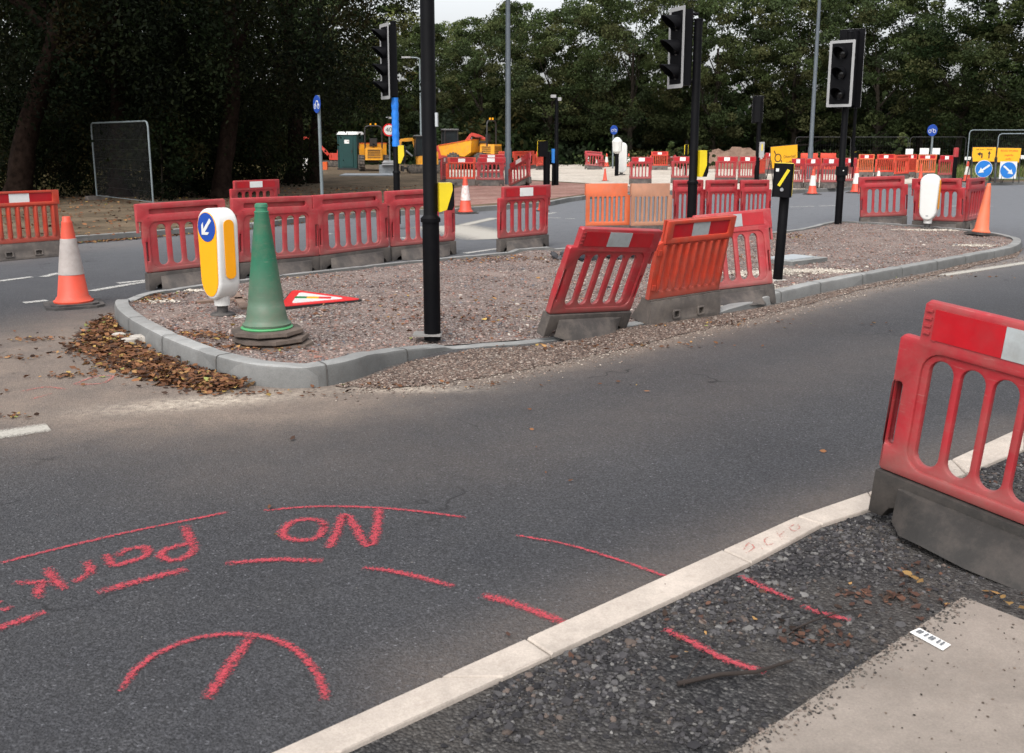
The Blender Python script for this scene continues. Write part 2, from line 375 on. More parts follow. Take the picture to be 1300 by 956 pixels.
def stones(name, P3, size, cols, label, cat='gravel', flat=.6, parent=None):
    v, f = ico(); n = len(P3)
    s = size[:, None, None]*(1+.35*rng.normal(size=(n, len(v), 1)).clip(-1.2, 1.2)*.6)
    ax = rng.uniform(.6, 1.3, size=(n, 1, 3))
    vv = np.einsum('nij,nkj->nki', randrot(n), v[None]*s*ax)
    vv[:, :, 2] *= flat; vv += P3[:, None, :]
    tri = vv[:, f, :].reshape(-1, 3, 3); C = np.repeat(cols, len(f), axis=0)
    o = soup(name, tri, None, C, 'stone', parent)
    return tag(o, label, cat, kind='stuff')
def inpoly(x, y, poly):
    c = np.zeros(len(x), bool); n = len(poly)
    for i in range(n):
        x0, y0 = poly[i][:2]; x1, y1 = poly[(i+1) % n][:2]
        if y0 == y1: continue
        t = ((y0 > y) != (y1 > y)) & (x < (x1-x0)*(y-y0)/(y1-y0)+x0); c ^= t
    return c
def scatter(poly, n, bias=0):
    p = np.array([q[:2] for q in poly]); lo, hi = p.min(0), p.max(0)
    out = np.zeros((0, 2))
    while len(out) < n:
        q = rng.uniform(size=(n*3, 2))
        if bias: q[:, 1] = q[:, 1]**bias
        q = lo+q*(hi-lo); out = np.concatenate([out, q[inpoly(q[:, 0], q[:, 1], poly)]])
    return out[:n]
def pal(n, cols, w=None, jit=.2):
    i = rng.choice(len(cols), n, p=w); c = np.array(cols)[i]
    return (c*(1+jit*rng.normal(size=(n, 1))).clip(.4, 1.7)).clip(0.002, 1)
def segdist(X, Y, pl):
    d = np.full(X.shape, 1e9)
    for a, b in zip(pl[:-1], pl[1:]):
        ax, ay, bx, by = a[0], a[1], b[0], b[1]; L = (bx-ax)**2+(by-ay)**2+1e-9
        t = (((X-ax)*(bx-ax)+(Y-ay)*(by-ay))/L).clip(0, 1)
        d = np.minimum(d, np.hypot(X-ax-t*(bx-ax), Y-ay-t*(by-ay)))
    return d
def litter(name, P3, size, label, spread=.35, cols=None, w=None, cat='leaves'):
    n = len(P3); base = np.array([(-1, 0, 0), (-.3, -.45, .12), (.5, -.4, -.05), (1, 0, .2), (.45, .42, .1), (-.35, .4, -.08)])
    base = base[None]*size[:, None, None]*.5; base[:, :, 2] *= rng.uniform(-1, 3, size=(n, 1))
    a = rng.uniform(0, 6.28, n); t = rng.normal(size=n)*spread; ca, sa, ct, st = np.cos(a), np.sin(a), np.cos(t), np.sin(t)
    x, y, z = base[..., 0], base[..., 1], base[..., 2]
    y2 = y*ct[:, None]-z*st[:, None]; z2 = y*st[:, None]+z*ct[:, None]
    X = x*ca[:, None]-y2*sa[:, None]; Yy = x*sa[:, None]+y2*ca[:, None]
    V = np.stack([X, Yy, z2], -1)+P3[:, None, :]
    C = pal(n, cols or [(.12, .052, .026), (.19, .085, .038), (.055, .030, .02), (.27, .15, .06), (.36, .24, .07), (.18, .19, .06)], w or [.34, .26, .24, .10, .04, .02], .25)
    return tag(soup(name, V, None, C, 'litter'), label, cat, kind='stuff')

# ------------------------------------------------------------------ ground lines from the survey
near = [G(*p) for p in [(143, 400), (152, 418), (200, 448), (255, 472), (310, 488), (360, 494), (410, 492), (455, 482), (492, 466), (520, 458)]]
mid_ = [G(*p) for p in [(560, 446), (600, 442), (690, 437), (800, 414), (905, 400), (985, 386)]]
right_ = [G(*p) for p in [(1040, 372), (1100, 360), (1180, 345), (1250, 331), (1290, 323), (1299, 314)]]
back_ = [G(*p, .1) for p in [(1290, 301), (1250, 294), (1160, 286), (1070, 281), (1050, 282), (1014, 292), (961, 297), (850, 306), (700, 317), (640, 321), (500, 334), (403, 345), (300, 356), (230, 366), (180, 373), (158, 382)]]
for q in back_: q.z = 0
ISL = near+mid_+right_+back_
def smoothpoly(pl, it=1):
    for _ in range(it):
        o = []
        for i in range(len(pl)):
            a, b = pl[i], pl[(i+1) % len(pl)]; o += [a*.75+b*.25, a*.25+b*.75]
        pl = o
    return pl
ISLs = smoothpoly(ISL, 2)
def inset(pl, d):
    out = []; n = len(pl)
    area = sum(pl[i].x*pl[(i+1) % n].y-pl[(i+1) % n].x*pl[i].y for i in range(n)); sg = 1 if area > 0 else -1
    for i in range(n):
        t = (pl[(i+1) % n]-pl[i-1]); t.z = 0; t.normalize()
        out.append(pl[i]+Vector((-t.y, t.x, 0))*d*sg)
    return out
def kerb_h(p):   # upstand of the kerb: full round the nose and the far end, flush at the crossing
    a = mid_[0]; b = mid_[-1]; 
    d = segdist(np.array([p.x]), np.array([p.y]), [mid_[1], mid_[2], mid_[3], mid_[4]])[0]
    e = min((p-mid_[1]).length, (p-mid_[4]).length)
    nose_ = .155 if p.x < .5 else .12
    if d < .25: return .012
    if e < 1.2 and segdist(np.array([p.x]), np.array([p.y]), near[-2:]+mid_+right_[:2])[0] < .3:
        return .012+(nose_-.012)*min(1, e/1.2)
    if p.x < 0 and p.y > 9.8: return .12
    return nose_
def sheet(name, pts, z, mat, label=None, kind='structure', parent=None):
    bm = bmesh.new(); vs = [bm.verts.new((p[0], p[1], z)) for p in pts]; f = bm.faces.new(vs)
    bmesh.ops.triangulate(bm, faces=[f]); bmesh.ops.recalc_face_normals(bm, faces=bm.faces)
    if bm.faces and sum(q.normal.z for q in bm.faces) < 0: bmesh.ops.reverse_faces(bm, faces=bm.faces)
    me = bpy.data.meshes.new(name); bm.to_mesh(me); bm.free(); me.materials.append(M[mat])
    return tag(link(name, me, parent), kind=kind)

# road: one sheet to the horizon, fine near the camera
def axis(lo, hi, step, far, nf):
    a = np.arange(lo, hi, step); l = lo-(np.geomspace(.3, lo+far, nf)-.0); r = hi+np.geomspace(.3, far-hi, nf)
    return np.concatenate([l[::-1], a, r])
xs = axis(-7, 8, .09, 400, 16); ys = np.concatenate([[-300, -100, -30, -8, -2, 0], np.arange(1.2, 15, .09), np.geomspace(15.2, 900, 40)])
X, Y = np.meshgrid(xs, ys)
def g2(p): return (G(*p).x, G(*p).y)
front = [g2(p) for p in [(440, 494), (600, 480), (700, 462), (800, 440), (905, 415), (1000, 392), (1100, 367), (1200, 347), (1310, 325)]]
nose = [(p.x, p.y) for p in near]
d1 = segdist(X, Y, front); d2 = segdist(X, Y, nose[:6])
dirt = .8*np.exp(-(d1/.22)**2)+.38*np.exp(-(d1/.7)**2)+.55*np.exp(-(d2/.7)**2)
cx, cy = g2((70, 455)); dirt += .95*np.exp(-(((X-cx)/1.9)**2+((Y-cy)/1.5)**2)**1.3)
cx, cy = g2((0, 520)); dirt += .7*np.exp(-(((X-cx)/2.0)**2+((Y-cy)/1.0)**2)**1.2)
cx, cy = g2((250, 520)); dirt += .55*np.exp(-(((X-cx)/1.1)**2+((Y-cy)/.45)**2))
dirt += .16*np.exp(-(segdist(X, Y, [g2((300, 600)), g2((600, 585)), g2((860, 520)), g2((1150, 440))])/.5)**2)
kline = [g2(p) for p in [(560, 867), (918, 704), (1012, 661), (1102, 630), (1300, 543)]]
dirt += .35*np.exp(-(segdist(X, Y, kline)/.25)**2)
fk = [g2(p) for p in [(0, 330), (100, 315), (185, 305), (315, 294), (420, 282), (574, 272), (704, 262)]]
dirt += .6*np.exp(-(segdist(X, Y, fk)/.5)**2)
sand = np.zeros_like(X)
for (px, py, rx, ry, ang) in [(262, 510, .62, .16, .35), (520, 494, .4, .07, 0)]:
    cx, cy = g2((px, py)); c, s = math.cos(ang), math.sin(ang)
    a = ((X-cx)*c+(Y-cy)*s)/rx; b = (-(X-cx)*s+(Y-cy)*c)/ry; sand += 1.1*np.exp(-(a*a+b*b))
farm = np.clip((Y-9.5)/14, 0, .85)  # distant asphalt made paler in the colour, standing in for grazing sheen
V = np.stack([X, Y, np.zeros_like(X)], -1).reshape(-1, 3); ny, nx = X.shape
idx = np.arange(nx*ny).reshape(ny, nx)
Fq = np.stack([idx[:-1, :-1], idx[:-1, 1:], idx[1:, 1:], idx[1:, :-1]], -1).reshape(-1, 4)
me = bpy.data.meshes.new('road'); me.vertices.add(len(V)); me.vertices.foreach_set('co', V.reshape(-1).astype(np.float32))
me.loops.add(Fq.size); me.loops.foreach_set('vertex_index', Fq.reshape(-1).astype(np.int32))
me.polygons.add(len(Fq)); me.polygons.foreach_set('loop_start', np.arange(len(Fq), dtype=np.int32)*4); me.polygons.foreach_set('loop_total', np.full(len(Fq), 4, dtype=np.int32))
ca = me.color_attributes.new('ground_mix', 'FLOAT_COLOR', 'POINT')
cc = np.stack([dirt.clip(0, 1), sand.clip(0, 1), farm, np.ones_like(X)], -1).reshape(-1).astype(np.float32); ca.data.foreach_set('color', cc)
me.materials.append(M['asphalt']); me.update(calc_edges=True)
tag(link('road', me), kind='structure')

# island surface and kerb
inn = inset(ISLs, .13)
zin = [max(.016, kerb_h(p)-.03) for p in ISLs]
bm = bmesh.new(); lo2 = np.array([(p.x, p.y) for p in inn])
gx = np.arange(-5, 9.5, .22); gy = np.arange(6.4, 21.8, .22); GX, GY = np.meshgrid(gx, gy)
ins = inpoly(GX.ravel(), GY.ravel(), [(p.x, p.y) for p in inset(ISLs, .26)])
def isl_z(x, y):
    best = min(((p.x-x)**2+(p.y-y)**2, i) for i, p in enumerate(inn)); d = math.sqrt(best[0]); z = zin[best[1]]
    return z+(.095-z)*min(1, d/.9)
from mathutils.geometry import delaunay_2d_cdt
pts = [Vector((p.x, p.y)) for p in inn]; nb = len(pts)
pts += [Vector((a+random.uniform(-.05, .05), b+random.uniform(-.05, .05))) for a, b, k in zip(GX.ravel(), GY.ravel(), ins) if k]
vo, eo, fo, *_ = delaunay_2d_cdt(pts, [], [list(range(nb))], 1, 1e-5)
me = bpy.data.meshes.new('traffic_island'); me.from_pydata([(v.x, v.y, isl_z(v.x, v.y)+random.uniform(-.008, .008)) for v in vo], [], [tuple(f) for f in fo])
me.materials.append(M['islandgravel']); me.polygons.foreach_set('use_smooth', [True]*len(me.polygons)); me.update()
if me.polygons[0].normal.z < 0: me.flip_normals()
tag(link('island_gravel', me), kind='structure')
# kerb ring, with shallow joints
def resample(pl, step, closed=True):
    out = []; q = pl+[pl[0]] if closed else pl
    for a, b in zip(q[:-1], q[1:]):
        n = max(1, int(round((b-a).length/step)))
        out += [a.lerp(b, k/n) for k in range(n)]
    if not closed: out.append(q[-1])
    return out
ko = resample(ISLs, .12); ki = inset(ko, .135)
kb = MB(); n = len(ko); acc = 0; prof_n = 6
rings = []
for i, p in enumerate(ko):
    q = ki[i]; h = kerb_h(p); 
    if i: acc += (p-ko[i-1]).length
    j = (acc % .9) < .13
    t = (q-p).normalized()
    dz = -.006 if j else 0; dt = .004 if j else 0
    rings.append([p+t*dt+Vector((0, 0, -.05)), p+t*(dt+.004)+Vector((0, 0, h*.78+dz)), p+t*(.014+dt)+Vector((0, 0, h*.95+dz)), p+t*.032+Vector((0, 0, h+dz)), q+Vector((0, 0, h+dz)), q+Vector((0, 0, -.05))])
vs = [v for r in rings for v in r]; fs = []
for i in range(n):
    for k in range(5): a = i*6+k; b = ((i+1) % n)*6+k; fs.append((a, b, b+1, a+1))
kb.add(vs, fs); kb.build('island_kerb', 'kerb', smooth=35).update_tag(); tag(COL.objects['island_kerb'], kind='structure')
jm = MB(); acc = 0                               # mortar joints
for i in range(n-1):
    acc += (ko[i+1]-ko[i]).length
    if acc > .9:
        acc = 0; p = ko[i]; q = ki[i]; h = kerb_h(p)
        if h < .05: continue
        t = (q-p).normalized(); s_ = Vector((-t.y, t.x, 0))*.0055
        a = [p-t*.004+Vector((0, 0, 0)), p+Vector((0, 0, h*.78+.003)), p+t*.0100+Vector((0, 0, h*.95+.003)), p+t*.032+Vector((0, 0, h+.003)), q+Vector((0, 0, h+.003))]
        jm.add([v-s_ for v in a]+[v+s_ for v in a], [(k, k+1, 5+k+1, 5+k) for k in range(4)])
tag(jm.build('kerb_joints', plain('mortar_joint', (.07, .065, .06), .9, .2, 30)), kind='structure')

# gravel strip in front of the flush kerb
strip_o = [G(*p) for p in [(425, 492), (520, 493), (600, 482), (700, 463), (800, 441), (905, 416), (1000, 393), (1100, 367), (1200, 347), (1300, 325)]]
strip_i = [G(*p) for p in [(1299, 316), (1180, 347), (1100, 362), (1040, 374), (985, 388), (905, 402), (800, 416), (690, 439), (600, 444), (520, 460), (455, 484)]]
so = []
for a, b in zip(strip_o[:-1], strip_o[1:]):
    for k in range(8): so.append(a.lerp(b, k/8)+Vector((random.uniform(-.03, .03), random.uniform(-.045, .045), 0)))
STRIP = so+strip_i
sheet('gravel_margin', STRIP, .006, 'edgegravel')
ISX = [(p.x, p.y) for p in inn]
p2 = scatter(ISX, 30000, 1.7)
p3 = np.array([(x, y, 0) for x, y in p2]); 
iv = np.array([(p.x, p.y) for p in inn]); zi = np.array(zin)
dd = np.hypot(p3[:, None, 0]-iv[None, :, 0], p3[:, None, 1]-iv[None, :, 1]); im = dd.argmin(1); dm = dd.min(1)
p3[:, 2] = zi[im]+(.095-zi[im])*np.minimum(1, dm/.9)+.002
GCOL = [(.19, .13, .11), (.27, .205, .18), (.11, .085, .08), (.38, .34, .30), (.22, .11, .085), (.13, .135, .155)]
stones('gravel_stones', p3, rng.lognormal(-4.85, .42, len(p3)).clip(.003, .026), pal(len(p3), GCOL, [.32, .25, .19, .05, .14, .05]), 'loose pinkish brown stones lying all over the traffic island')
p2 = scatter([(p.x, p.y) for p in STRIP], 7000, 1.5); p3 = np.column_stack([p2, np.full(len(p2), .008)])
stones('margin_stones', p3, rng.uniform(.004, .0125, len(p3)), pal(len(p3), [(.13, .09, .073), (.18, .135, .11), (.07, .05, .042), (.28, .235, .20)], [.35, .3, .2, .15]), 'brown stones and grit spilled along the kerb beside the road')
# grit on the road near the edge
t_ = rng.uniform(0, 1, 2600); fr = np.array(front); ii = (t_*(len(fr)-1)).astype(int); ff = t_*(len(fr)-1)-ii
pp = fr[ii]*(1-ff[:, None])+fr[ii+1]*ff[:, None]; pp[:, 1] -= np.abs(rng.normal(size=2600))*.16; pp[:, 0] += rng.normal(size=2600)*.05
stones('road_grit', np.column_stack([pp, np.full(2600, .003)]), rng.uniform(.003, .010, 2600), pal(2600, [(.22, .17, .14), (.13, .10, .085), (.30, .26, .22)]), 'fine grit scattered on the road edge in front of the island')

# ------------------------------------------------------------------ leaves
pile = []
pl = [G(*p) for p in [(150, 405), (150, 432), (195, 458), (250, 478), (300, 492)]]
while len(pile) < 5200:
    t = random.random()**.9*3.999; i = int(t); b = pl[i].lerp(pl[i+1], t-i)
    w = [.16, .42, .36, .24, .14][i]*(1-(t-i))+[.16, .42, .36, .24, .14][i+1]*(t-i)
    d = abs(random.gauss(0, .5))*w
    if random.random() < .9 and d > w*1.2: continue
    hgt = max(0, .055*(1-d/(w*1.15)))*random.random()**.6
    q = b+Vector((-.62, -.78, 0))*(d+.01)+Vector((random.gauss(0, .06), random.gauss(0, .05), hgt+.006))
    if segdist(np.array([q.x]), np.array([q.y]), nose)[0] > .02 and not inpoly(np.array([q.x]), np.array([q.y]), [(p.x, p.y) for p in ISLs])[0]:
        pile.append(tuple(q))
pile = np.array(pile)
litter('leaf_pile', pile, rng.uniform(.03, .075, len(pile)), 'drift of brown autumn leaves heaped against the rounded kerb nose', .6)
a = []
for pxy, n_, sx, sy in [((175, 380), 420, .18, .2), ((245, 430), 250, .25, .1), ((300, 445), 160, .3, .1), ((345, 352), 120, .6, .15), ((560, 330), 260, 1.2, .25), ((660, 328), 160, .5, .2), ((1010, 300), 160, .4, .4), ((450, 400), 160, 1.0, .8), ((620, 400), 200, .8, .5), ((900, 330), 150, 1.2, 1.0)]:
    c = G(*pxy, .1)
    for _ in range(n_):
        x, y = random.gauss(c.x, sx), random.gauss(c.y, sy)
        a.append((x, y))
a = np.array(a); a = a[inpoly(a[:, 0], a[:, 1], ISX)]
litter('island_leaves', np.column_stack([a, [isl_z(x, y)+.015 for x, y in a]]), rng.uniform(.025, .06, len(a)), 'dry brown and yellow leaves lying on the island gravel')
a = []
for pxy, n_, sx, sy in [((45, 432), 60, .12, .05), ((85, 478), 60, .12, .04), ((10, 455), 30, .12, .05), ((10, 530), 25, .1, .03), ((100, 450), 120, 1.2, .8), ((320, 500), 60, .35, .06), ((140, 440), 90, .15, .15),
                        ((560, 490), 60, .7, .06), ((900, 412), 110, 1.5, .1), ((760, 440), 80, .6, .08), ((1150, 352), 80, 1.3, .1), ((500, 560), 16, 2.0, 1.0)]:
    c = G(*pxy)
    for _ in range(n_): a.append((random.gauss(c.x, sx), random.gauss(c.y, sy)+ (0)))
a = np.array(a); a = a[~inpoly(a[:, 0], a[:, 1], [(p.x, p.y) for p in ISLs])]
litter('road_leaves', np.column_stack([a, np.full(len(a), .014)]), rng.uniform(.02, .055, len(a)), 'scattered small dead leaves lying on the asphalt')

# ------------------------------------------------------------------ cream flush kerb and planings, bottom right
ext = lambda a, b, t: a+(b-a)*t
ko1 = [G(560, 867), G(918, 704), G(1012, 661), G(1102, 630), G(1208, 588), G(1300, 545)]
ki1 = [G(637, 867), G(953, 720), G(1043, 671), G(1114, 648), G(1226, 606), G(1300, 574)]
ko1 = [ext(ko1[1], ko1[0], 1.9)]+ko1+[ext(ko1[-2], ko1[-1], 4)]
ki1 = [ext(ki1[1], ki1[0], 1.9)]+ki1+[ext(ki1[-2], ki1[-1], 4)]
def stonebox(mb, a, b, c, d, z0, z1, gap=.004):
    # a->b outer edge, d->c inner edge
    u = (b-a).normalized()*gap; w = (c-d).normalized()*gap
    q = [a+u, b-u, c-w, d+w]; ctr = sum(q, Vector())/4
    vs = [Vector((p.x, p.y, z0)) for p in q]+[Vector((p.x, p.y, z1-.006)) for p in q]+[Vector((p.x+(ctr-p).normalized().x*.007, p.y+(ctr-p).normalized().y*.007, z1)) for p in q]
    mb.add(vs, [(3, 2, 1, 0), (8, 9, 10, 11)]+[(i, (i+1) % 4, 4+(i+1) % 4, 4+i) for i in range(4)]+[(4+i, 4+(i+1) % 4, 8+(i+1) % 4, 8+i) for i in range(4)])
kb = MB()
cuts = {0: 2, 1: 1, 2: 1, 3: 1, 4: 1, 5: 1, 6: 3}
jt = [0.0]
for i in range(len(ko1)-1):
    if i == 1:
        # joint at (669,818)/(697,837)
        t1 = (G(669, 818)-ko1[1]).length/(ko1[2]-ko1[1]).length
        sp = [0, t1, 1]; t2 = (G(697, 837)-ki1[1]).length/(ki1[2]-ki1[1]).length
    else: sp = [k/cuts.get(i, 1) for k in range(cuts.get(i, 1)+1)]
    for s0, s1 in zip(sp[:-1], sp[1:]):
        stonebox(kb, ko1[i].lerp(ko1[i+1], s0), ko1[i].lerp(ko1[i+1], s1), ki1[i].lerp(ki1[i+1], t2 if i == 1 and s1 < 1 else s1), ki1[i].lerp(ki1[i+1], t2 if i == 1 and s0 > 0 else s0), -.05, .022)
tag(kb.build('kerb_edging', 'kerbnew'), kind='structure')
# tactile dimples on the stretch behind the barrier
dm_ = MB()
for i in (4, 5):
    for s0 in np.arange(.03, .98, .06):
        for s1 in (.2, .4, .6, .8):
            o_ = ko1[i+1] if False else ko1[i].lerp(ko1[i+1], s0); n_ = ki1[i].lerp(ki1[i+1], s0); c = o_.lerp(n_, s1)
            dm_.lathe([(.008, .021), (.006, .025)], 6, Matrix.Translation((c.x, c.y, 0)))
tag(dm_.build('kerb_studs', 'kerbnew'), kind='structure')
PLN = ki1+[Vector((12, 9, 0)), Vector((12, -3, 0)), Vector((-3.0, -3, 0))]
sheet('stone_bed', PLN, .004, 'planings')
vis = [g2(p) for p in [(636, 867), (953, 720), (1043, 671), (1110, 650), (1330, 560), (1330, 700), (1230, 745), (1040, 950), (560, 950)]]
p2 = scatter(vis, 17000); 
cl = np.sin(p2[:, 0]*5.1+1.3)*np.cos(p2[:, 1]*6.3)+rng.normal(size=len(p2))*.6; dk = segdist(p2[:, 0], p2[:, 1], [(p.x, p.y) for p in ki1])
keep = (cl > -.25+1.3*np.clip((dk-.25)/.5, 0, 1)) | (dk < .12); p2 = p2[keep & (dk > .012)]
stones('planings_stones', np.column_stack([p2, np.full(len(p2), .006)]), rng.lognormal(-5.05, .42, len(p2)).clip(.0025, .020), pal(len(p2), [(.038, .036, .038), (.068, .065, .066), (.022, .021, .023), (.12, .115, .11), (.09, .07, .06)], [.36, .28, .22, .08, .06]), 'dark tarmac planings and chippings behind the cream kerb')
# concrete slab
A_ = G(1222, 757, .03); B_ = ext(A_, G(1060, 866, .03), 2.2); C_ = ext(A_, G(1300, 787, .03), 6); D_ = B_+(C_-A_)
sb = MB(); stonebox(sb, A_, B_, D_, C_, -.02, .032, 0); tag(sb.build('concrete_slab', 'slab'), kind='structure')
# crumbs on slab
u, v = rng.uniform(.02, .95, 260), rng.uniform(.01, .5, 260)
cr = np.array([A_+(B_-A_)*a_+(C_-A_)*b_ for a_, b_ in zip(u, v)]); cr[:, 2] = .035
stones('slab_crumbs', cr, rng.uniform(.001, .0045, 260), pal(260, [(.06, .045, .035), (.13, .1, .08), (.03, .025, .02)]), 'dark crumbs of soil scattered on the concrete slab')
u = rng.uniform(0, 1, 900); v = np.abs(rng.normal(size=900))*.035
sp_ = np.array([A_+(B_-A_)*a_+(C_-A_).normalized()*b_ for a_, b_ in zip(u, v)]); sp_[:, 2] = .034
stones('slab_edge_grit', sp_, rng.uniform(.0015, .006, 900), pal(900, [(.04, .036, .034), (.09, .08, .07), (.16, .13, .11)]), 'dark grit spilled over the edge of the concrete slab')
# litter there
a = []
for pxy, n_, sx, sy in [((1157, 728), 14, .06, .03), ((1130, 760), 60, .12, .05), ((1030, 808), 40, .06, .04), ((1275, 758), 10, .08, .02), ((900, 800), 25, .35, .15), ((1180, 790), 10, .1, .06), ((1290, 600), 40, .2, .15)]:
    c = G(*pxy)
    for _ in range(n_): a.append((random.gauss(c.x, sx), random.gauss(c.y, sy), .014))
a = np.array(a); k_ = segdist(a[:, 0], a[:, 1], [(p.x, p.y) for p in ki1]) > .04
litter('bed_leaves', a[k_], rng.uniform(.015, .045, k_.sum()), 'brown leaf scraps and needles on the stone bed by the slab', .4, [(.07, .035, .025), (.12, .06, .04), (.28, .16, .06), (.04, .025, .018)], [.44, .3, .04, .22])
gl = np.array([tuple(G(*p, .03)) for p in [(1152, 727), (1160, 734), (1168, 738), (1273, 757), (1280, 765), (1297, 772)]])
litter('ochre_leaves', gl, np.full(6, .045), 'ochre leaves caught under the dark barrier foot', .3, [(.25, .15, .055)], [1.0])
def twig(pts, r, label, name='twig'):
    m = MB(); m.tube([G(a_, b_, c_) for a_, b_, c_ in pts], [r*(1-.5*i/(len(pts)-1)) for i in range(len(pts))], 6)
    tag(m.build(name, 'twig', smooth=60), label, 'twig')
twig([(860, 868, .02), (915, 856, .03), (960, 853, .035), (985, 845, .02), (1006, 838, .03)], .009, 'thick dark stick lying at the end of a red paint stroke')
twig([(1005, 800, .02), (1040, 785, .03), (1075, 775, .03), (1100, 772, .02)], .004, 'thin twig beside the clump of dead needles')
twig([(1040, 775, .02), (1055, 790, .03), (1063, 815, .02)], .003, 'fine curved twig crossing the short red paint dash')
twig([(868, 870, .02), (880, 850, .03), (895, 830, .02)], .003, 'fine twig leaning across the lower red paint stroke')
twig([(1100, 845, .015), (1130, 822, .03), (1165, 800, .03)], .003, 'long fine twig beside the concrete slab edge')
m = MB(); a0, a1, a2, a3 = G(1155, 803, .036), G(1167, 799, .036), G(1207, 819, .036), G(1197, 826, .036)
m.add([a0, a1, a2, a3, a0+Vector((0, 0, .002)), a1+Vector((0, 0, .006)), a2+Vector((0, 0, .002)), a3+Vector((0, 0, .001))], [(3, 2, 1, 0), (4, 5, 6, 7), (0, 1, 5, 4), (1, 2, 6, 5), (2, 3, 7, 6), (3, 0, 4, 7)])
tg = thing('paper_label', 'torn white paper label with faint print lying on the concrete slab', 'label')
m.build('sheet', 'paper', tg)
m = MB()
for t in (.12, .2, .36, .5, .58, .74, .86):
    p = a0.lerp(a3, t).lerp(a1.lerp(a2, t), .25); q = a0.lerp(a3, t).lerp(a1.lerp(a2, t), .8); d = (a2-a1).normalized()*.004
    up = Vector((0, 0, .0075)); m.add([p-d+up, p+d+up, q+d+up, q-d+up], [(0, 1, 2, 3)])
m.build('print', 'ink', tg)

# ------------------------------------------------------------------ painted marks
def ribbon(mb_, pts, w, z, taper=True, step=.03):
    pts = [Vector((p[0], p[1], 0)) for p in pts]
    # Catmull-Rom
    if len(pts) > 2:
        o = []; q = [pts[0]*2-pts[1]]+pts+[pts[-1]*2-pts[-2]]
        for i in range(1, len(q)-2):
            nn = max(2, int((q[i+1]-q[i]).length/step))
            for k in range(nn):
                t = k/nn; a_, b_, c_, d_ = q[i-1], q[i], q[i+1], q[i+2]
                o.append(.5*((2*b_)+(c_-a_)*t+(2*a_-5*b_+4*c_-d_)*t*t+(3*b_-a_-3*c_+d_)*t**3))
        pts = o+[pts[-1]]
    else:
        nn = max(2, int((pts[1]-pts[0]).length/step)); pts = [pts[0].lerp(pts[1], k/nn) for k in range(nn+1)]
    n = len(pts); vs = []; col = []
    for i, p in enumerate(pts):
        t = (pts[min(i+1, n-1)]-pts[max(i-1, 0)]).normalized(); s_ = Vector((-t.y, t.x, 0))*w/2
        e = 1.0
        if taper: e = min(1, .6+min(i, n-1-i)*step/.15)
        for k, cval in ((-1.7, 0), (-.35, .9), (.35, .9), (1.7, 0)):
            vs.append((p.x+s_.x*k, p.y+s_.y*k, z)); col.append(cval*e)
    fs = [(i*4+k, i*4+k+1, (i+1)*4+k+1, (i+1)*4+k) for i in range(n-1) for k in range(3)]
    mb_.append((vs, fs, col))
def ribbons(name, lst, mat):
    vs = []; fs = []; col = []
    for v, f, c in lst:
        o = len(vs); vs += v; fs += [tuple(i+o for i in q) for q in f]; col += c
    me = bpy.data.meshes.new(name); me.from_pydata(vs, [], fs)
    at = me.color_attributes.new('col', 'FLOAT_COLOR', 'POINT'); at.data.foreach_set('color', [x for c in col for x in (c, c, c, 1)])
    me.materials.append(M[mat]); me.update(); return tag(link(name, me), kind='structure')
Z = .0045
def pix(l): return [g2(p) for p in l]
L = []
zz = [Z]
def stroke(l, w):
    w *= .66; zz[0] += .00012; ribbon(L, pix(l), w, zz[0])
stroke([(335, 649), (400, 644), (470, 645), (530, 650), (592, 658)], .034)
stroke([(290, 651), (230, 663), (170, 675), (105, 690), (55, 702), (0, 716)], .034)
stroke([(481, 645), (478, 672), (471, 692), (463, 690), (450, 668), (440, 655), (434, 657), (427, 677), (418, 697)], .062)
stroke([(412, 667), (405, 682), (386, 687), (364, 684), (359, 675), (372, 663), (392, 660), (408, 663), (412, 670)], .060)
stroke([(234, 668), (240, 683), (246, 696)], .062)
stroke([(246, 691), (231, 693), (210, 699), (204, 707), (219, 713), (240, 706), (249, 694)], .058)
stroke([(133, 705), (138, 710), (143, 719), (161, 715), (181, 709), (188, 699), (178, 696), (161, 699), (147, 708)], .056)
stroke([(112, 713), (115, 727), (123, 727)], .060); stroke([(116, 727), (105, 735), (92, 740)], .056)
stroke([(60, 722), (70, 737), (84, 750)], .058); stroke([(19, 740), (45, 741), (70, 738)], .052); stroke([(58, 740), (50, 748), (48, 762)], .056)
stroke([(2, 777), (16, 771)], .05); stroke([(-12, 772), (2, 764)], .045)
stroke([(-60, 829), (-10, 803), (58, 778)], .064); stroke([(123, 754), (180, 738), (238, 724)], .070)
stroke([(286, 717), (350, 712), (410, 714)], .055); stroke([(461, 722), (510, 729), (577, 746)], .048); stroke([(611, 757), (655, 769), (720, 794)], .062)
stroke([(655, 681), (720, 693), (790, 714), (852, 736)], .028)
stroke([(154, 880), (162, 865), (178, 847), (205, 829), (245, 813), (290, 807), (330, 809), (365, 821), (390, 841), (408, 868), (414, 892)], .042)
stroke([(320, 810), (300, 835), (277, 868), (262, 890)], .056)
ribbons('spray_marks', L, 'spray')
L = []; zz[0] = .0185
stroke([(940, 736), (965, 749), (1005, 767)], .045); stroke([(1018, 774), (1045, 785), (1080, 793)], .045); stroke([(843, 804), (880, 822), (920, 843), (972, 860)], .048)
ribbons('bed_spray_marks', L, 'spray')
L = []; zz[0] = .0245
stroke([(943, 706), (950, 696), (957, 702), (947, 709)], .014); stroke([(962, 697), (968, 704)], .012); stroke([(978, 687), (970, 692), (974, 699), (983, 696)], .012)
stroke([(985, 681), (992, 692)], .012); stroke([(999, 679), (989, 687), (1000, 688)], .012); stroke([(1008, 672), (1002, 677), (1008, 681), (1015, 676), (1010, 671)], .012)
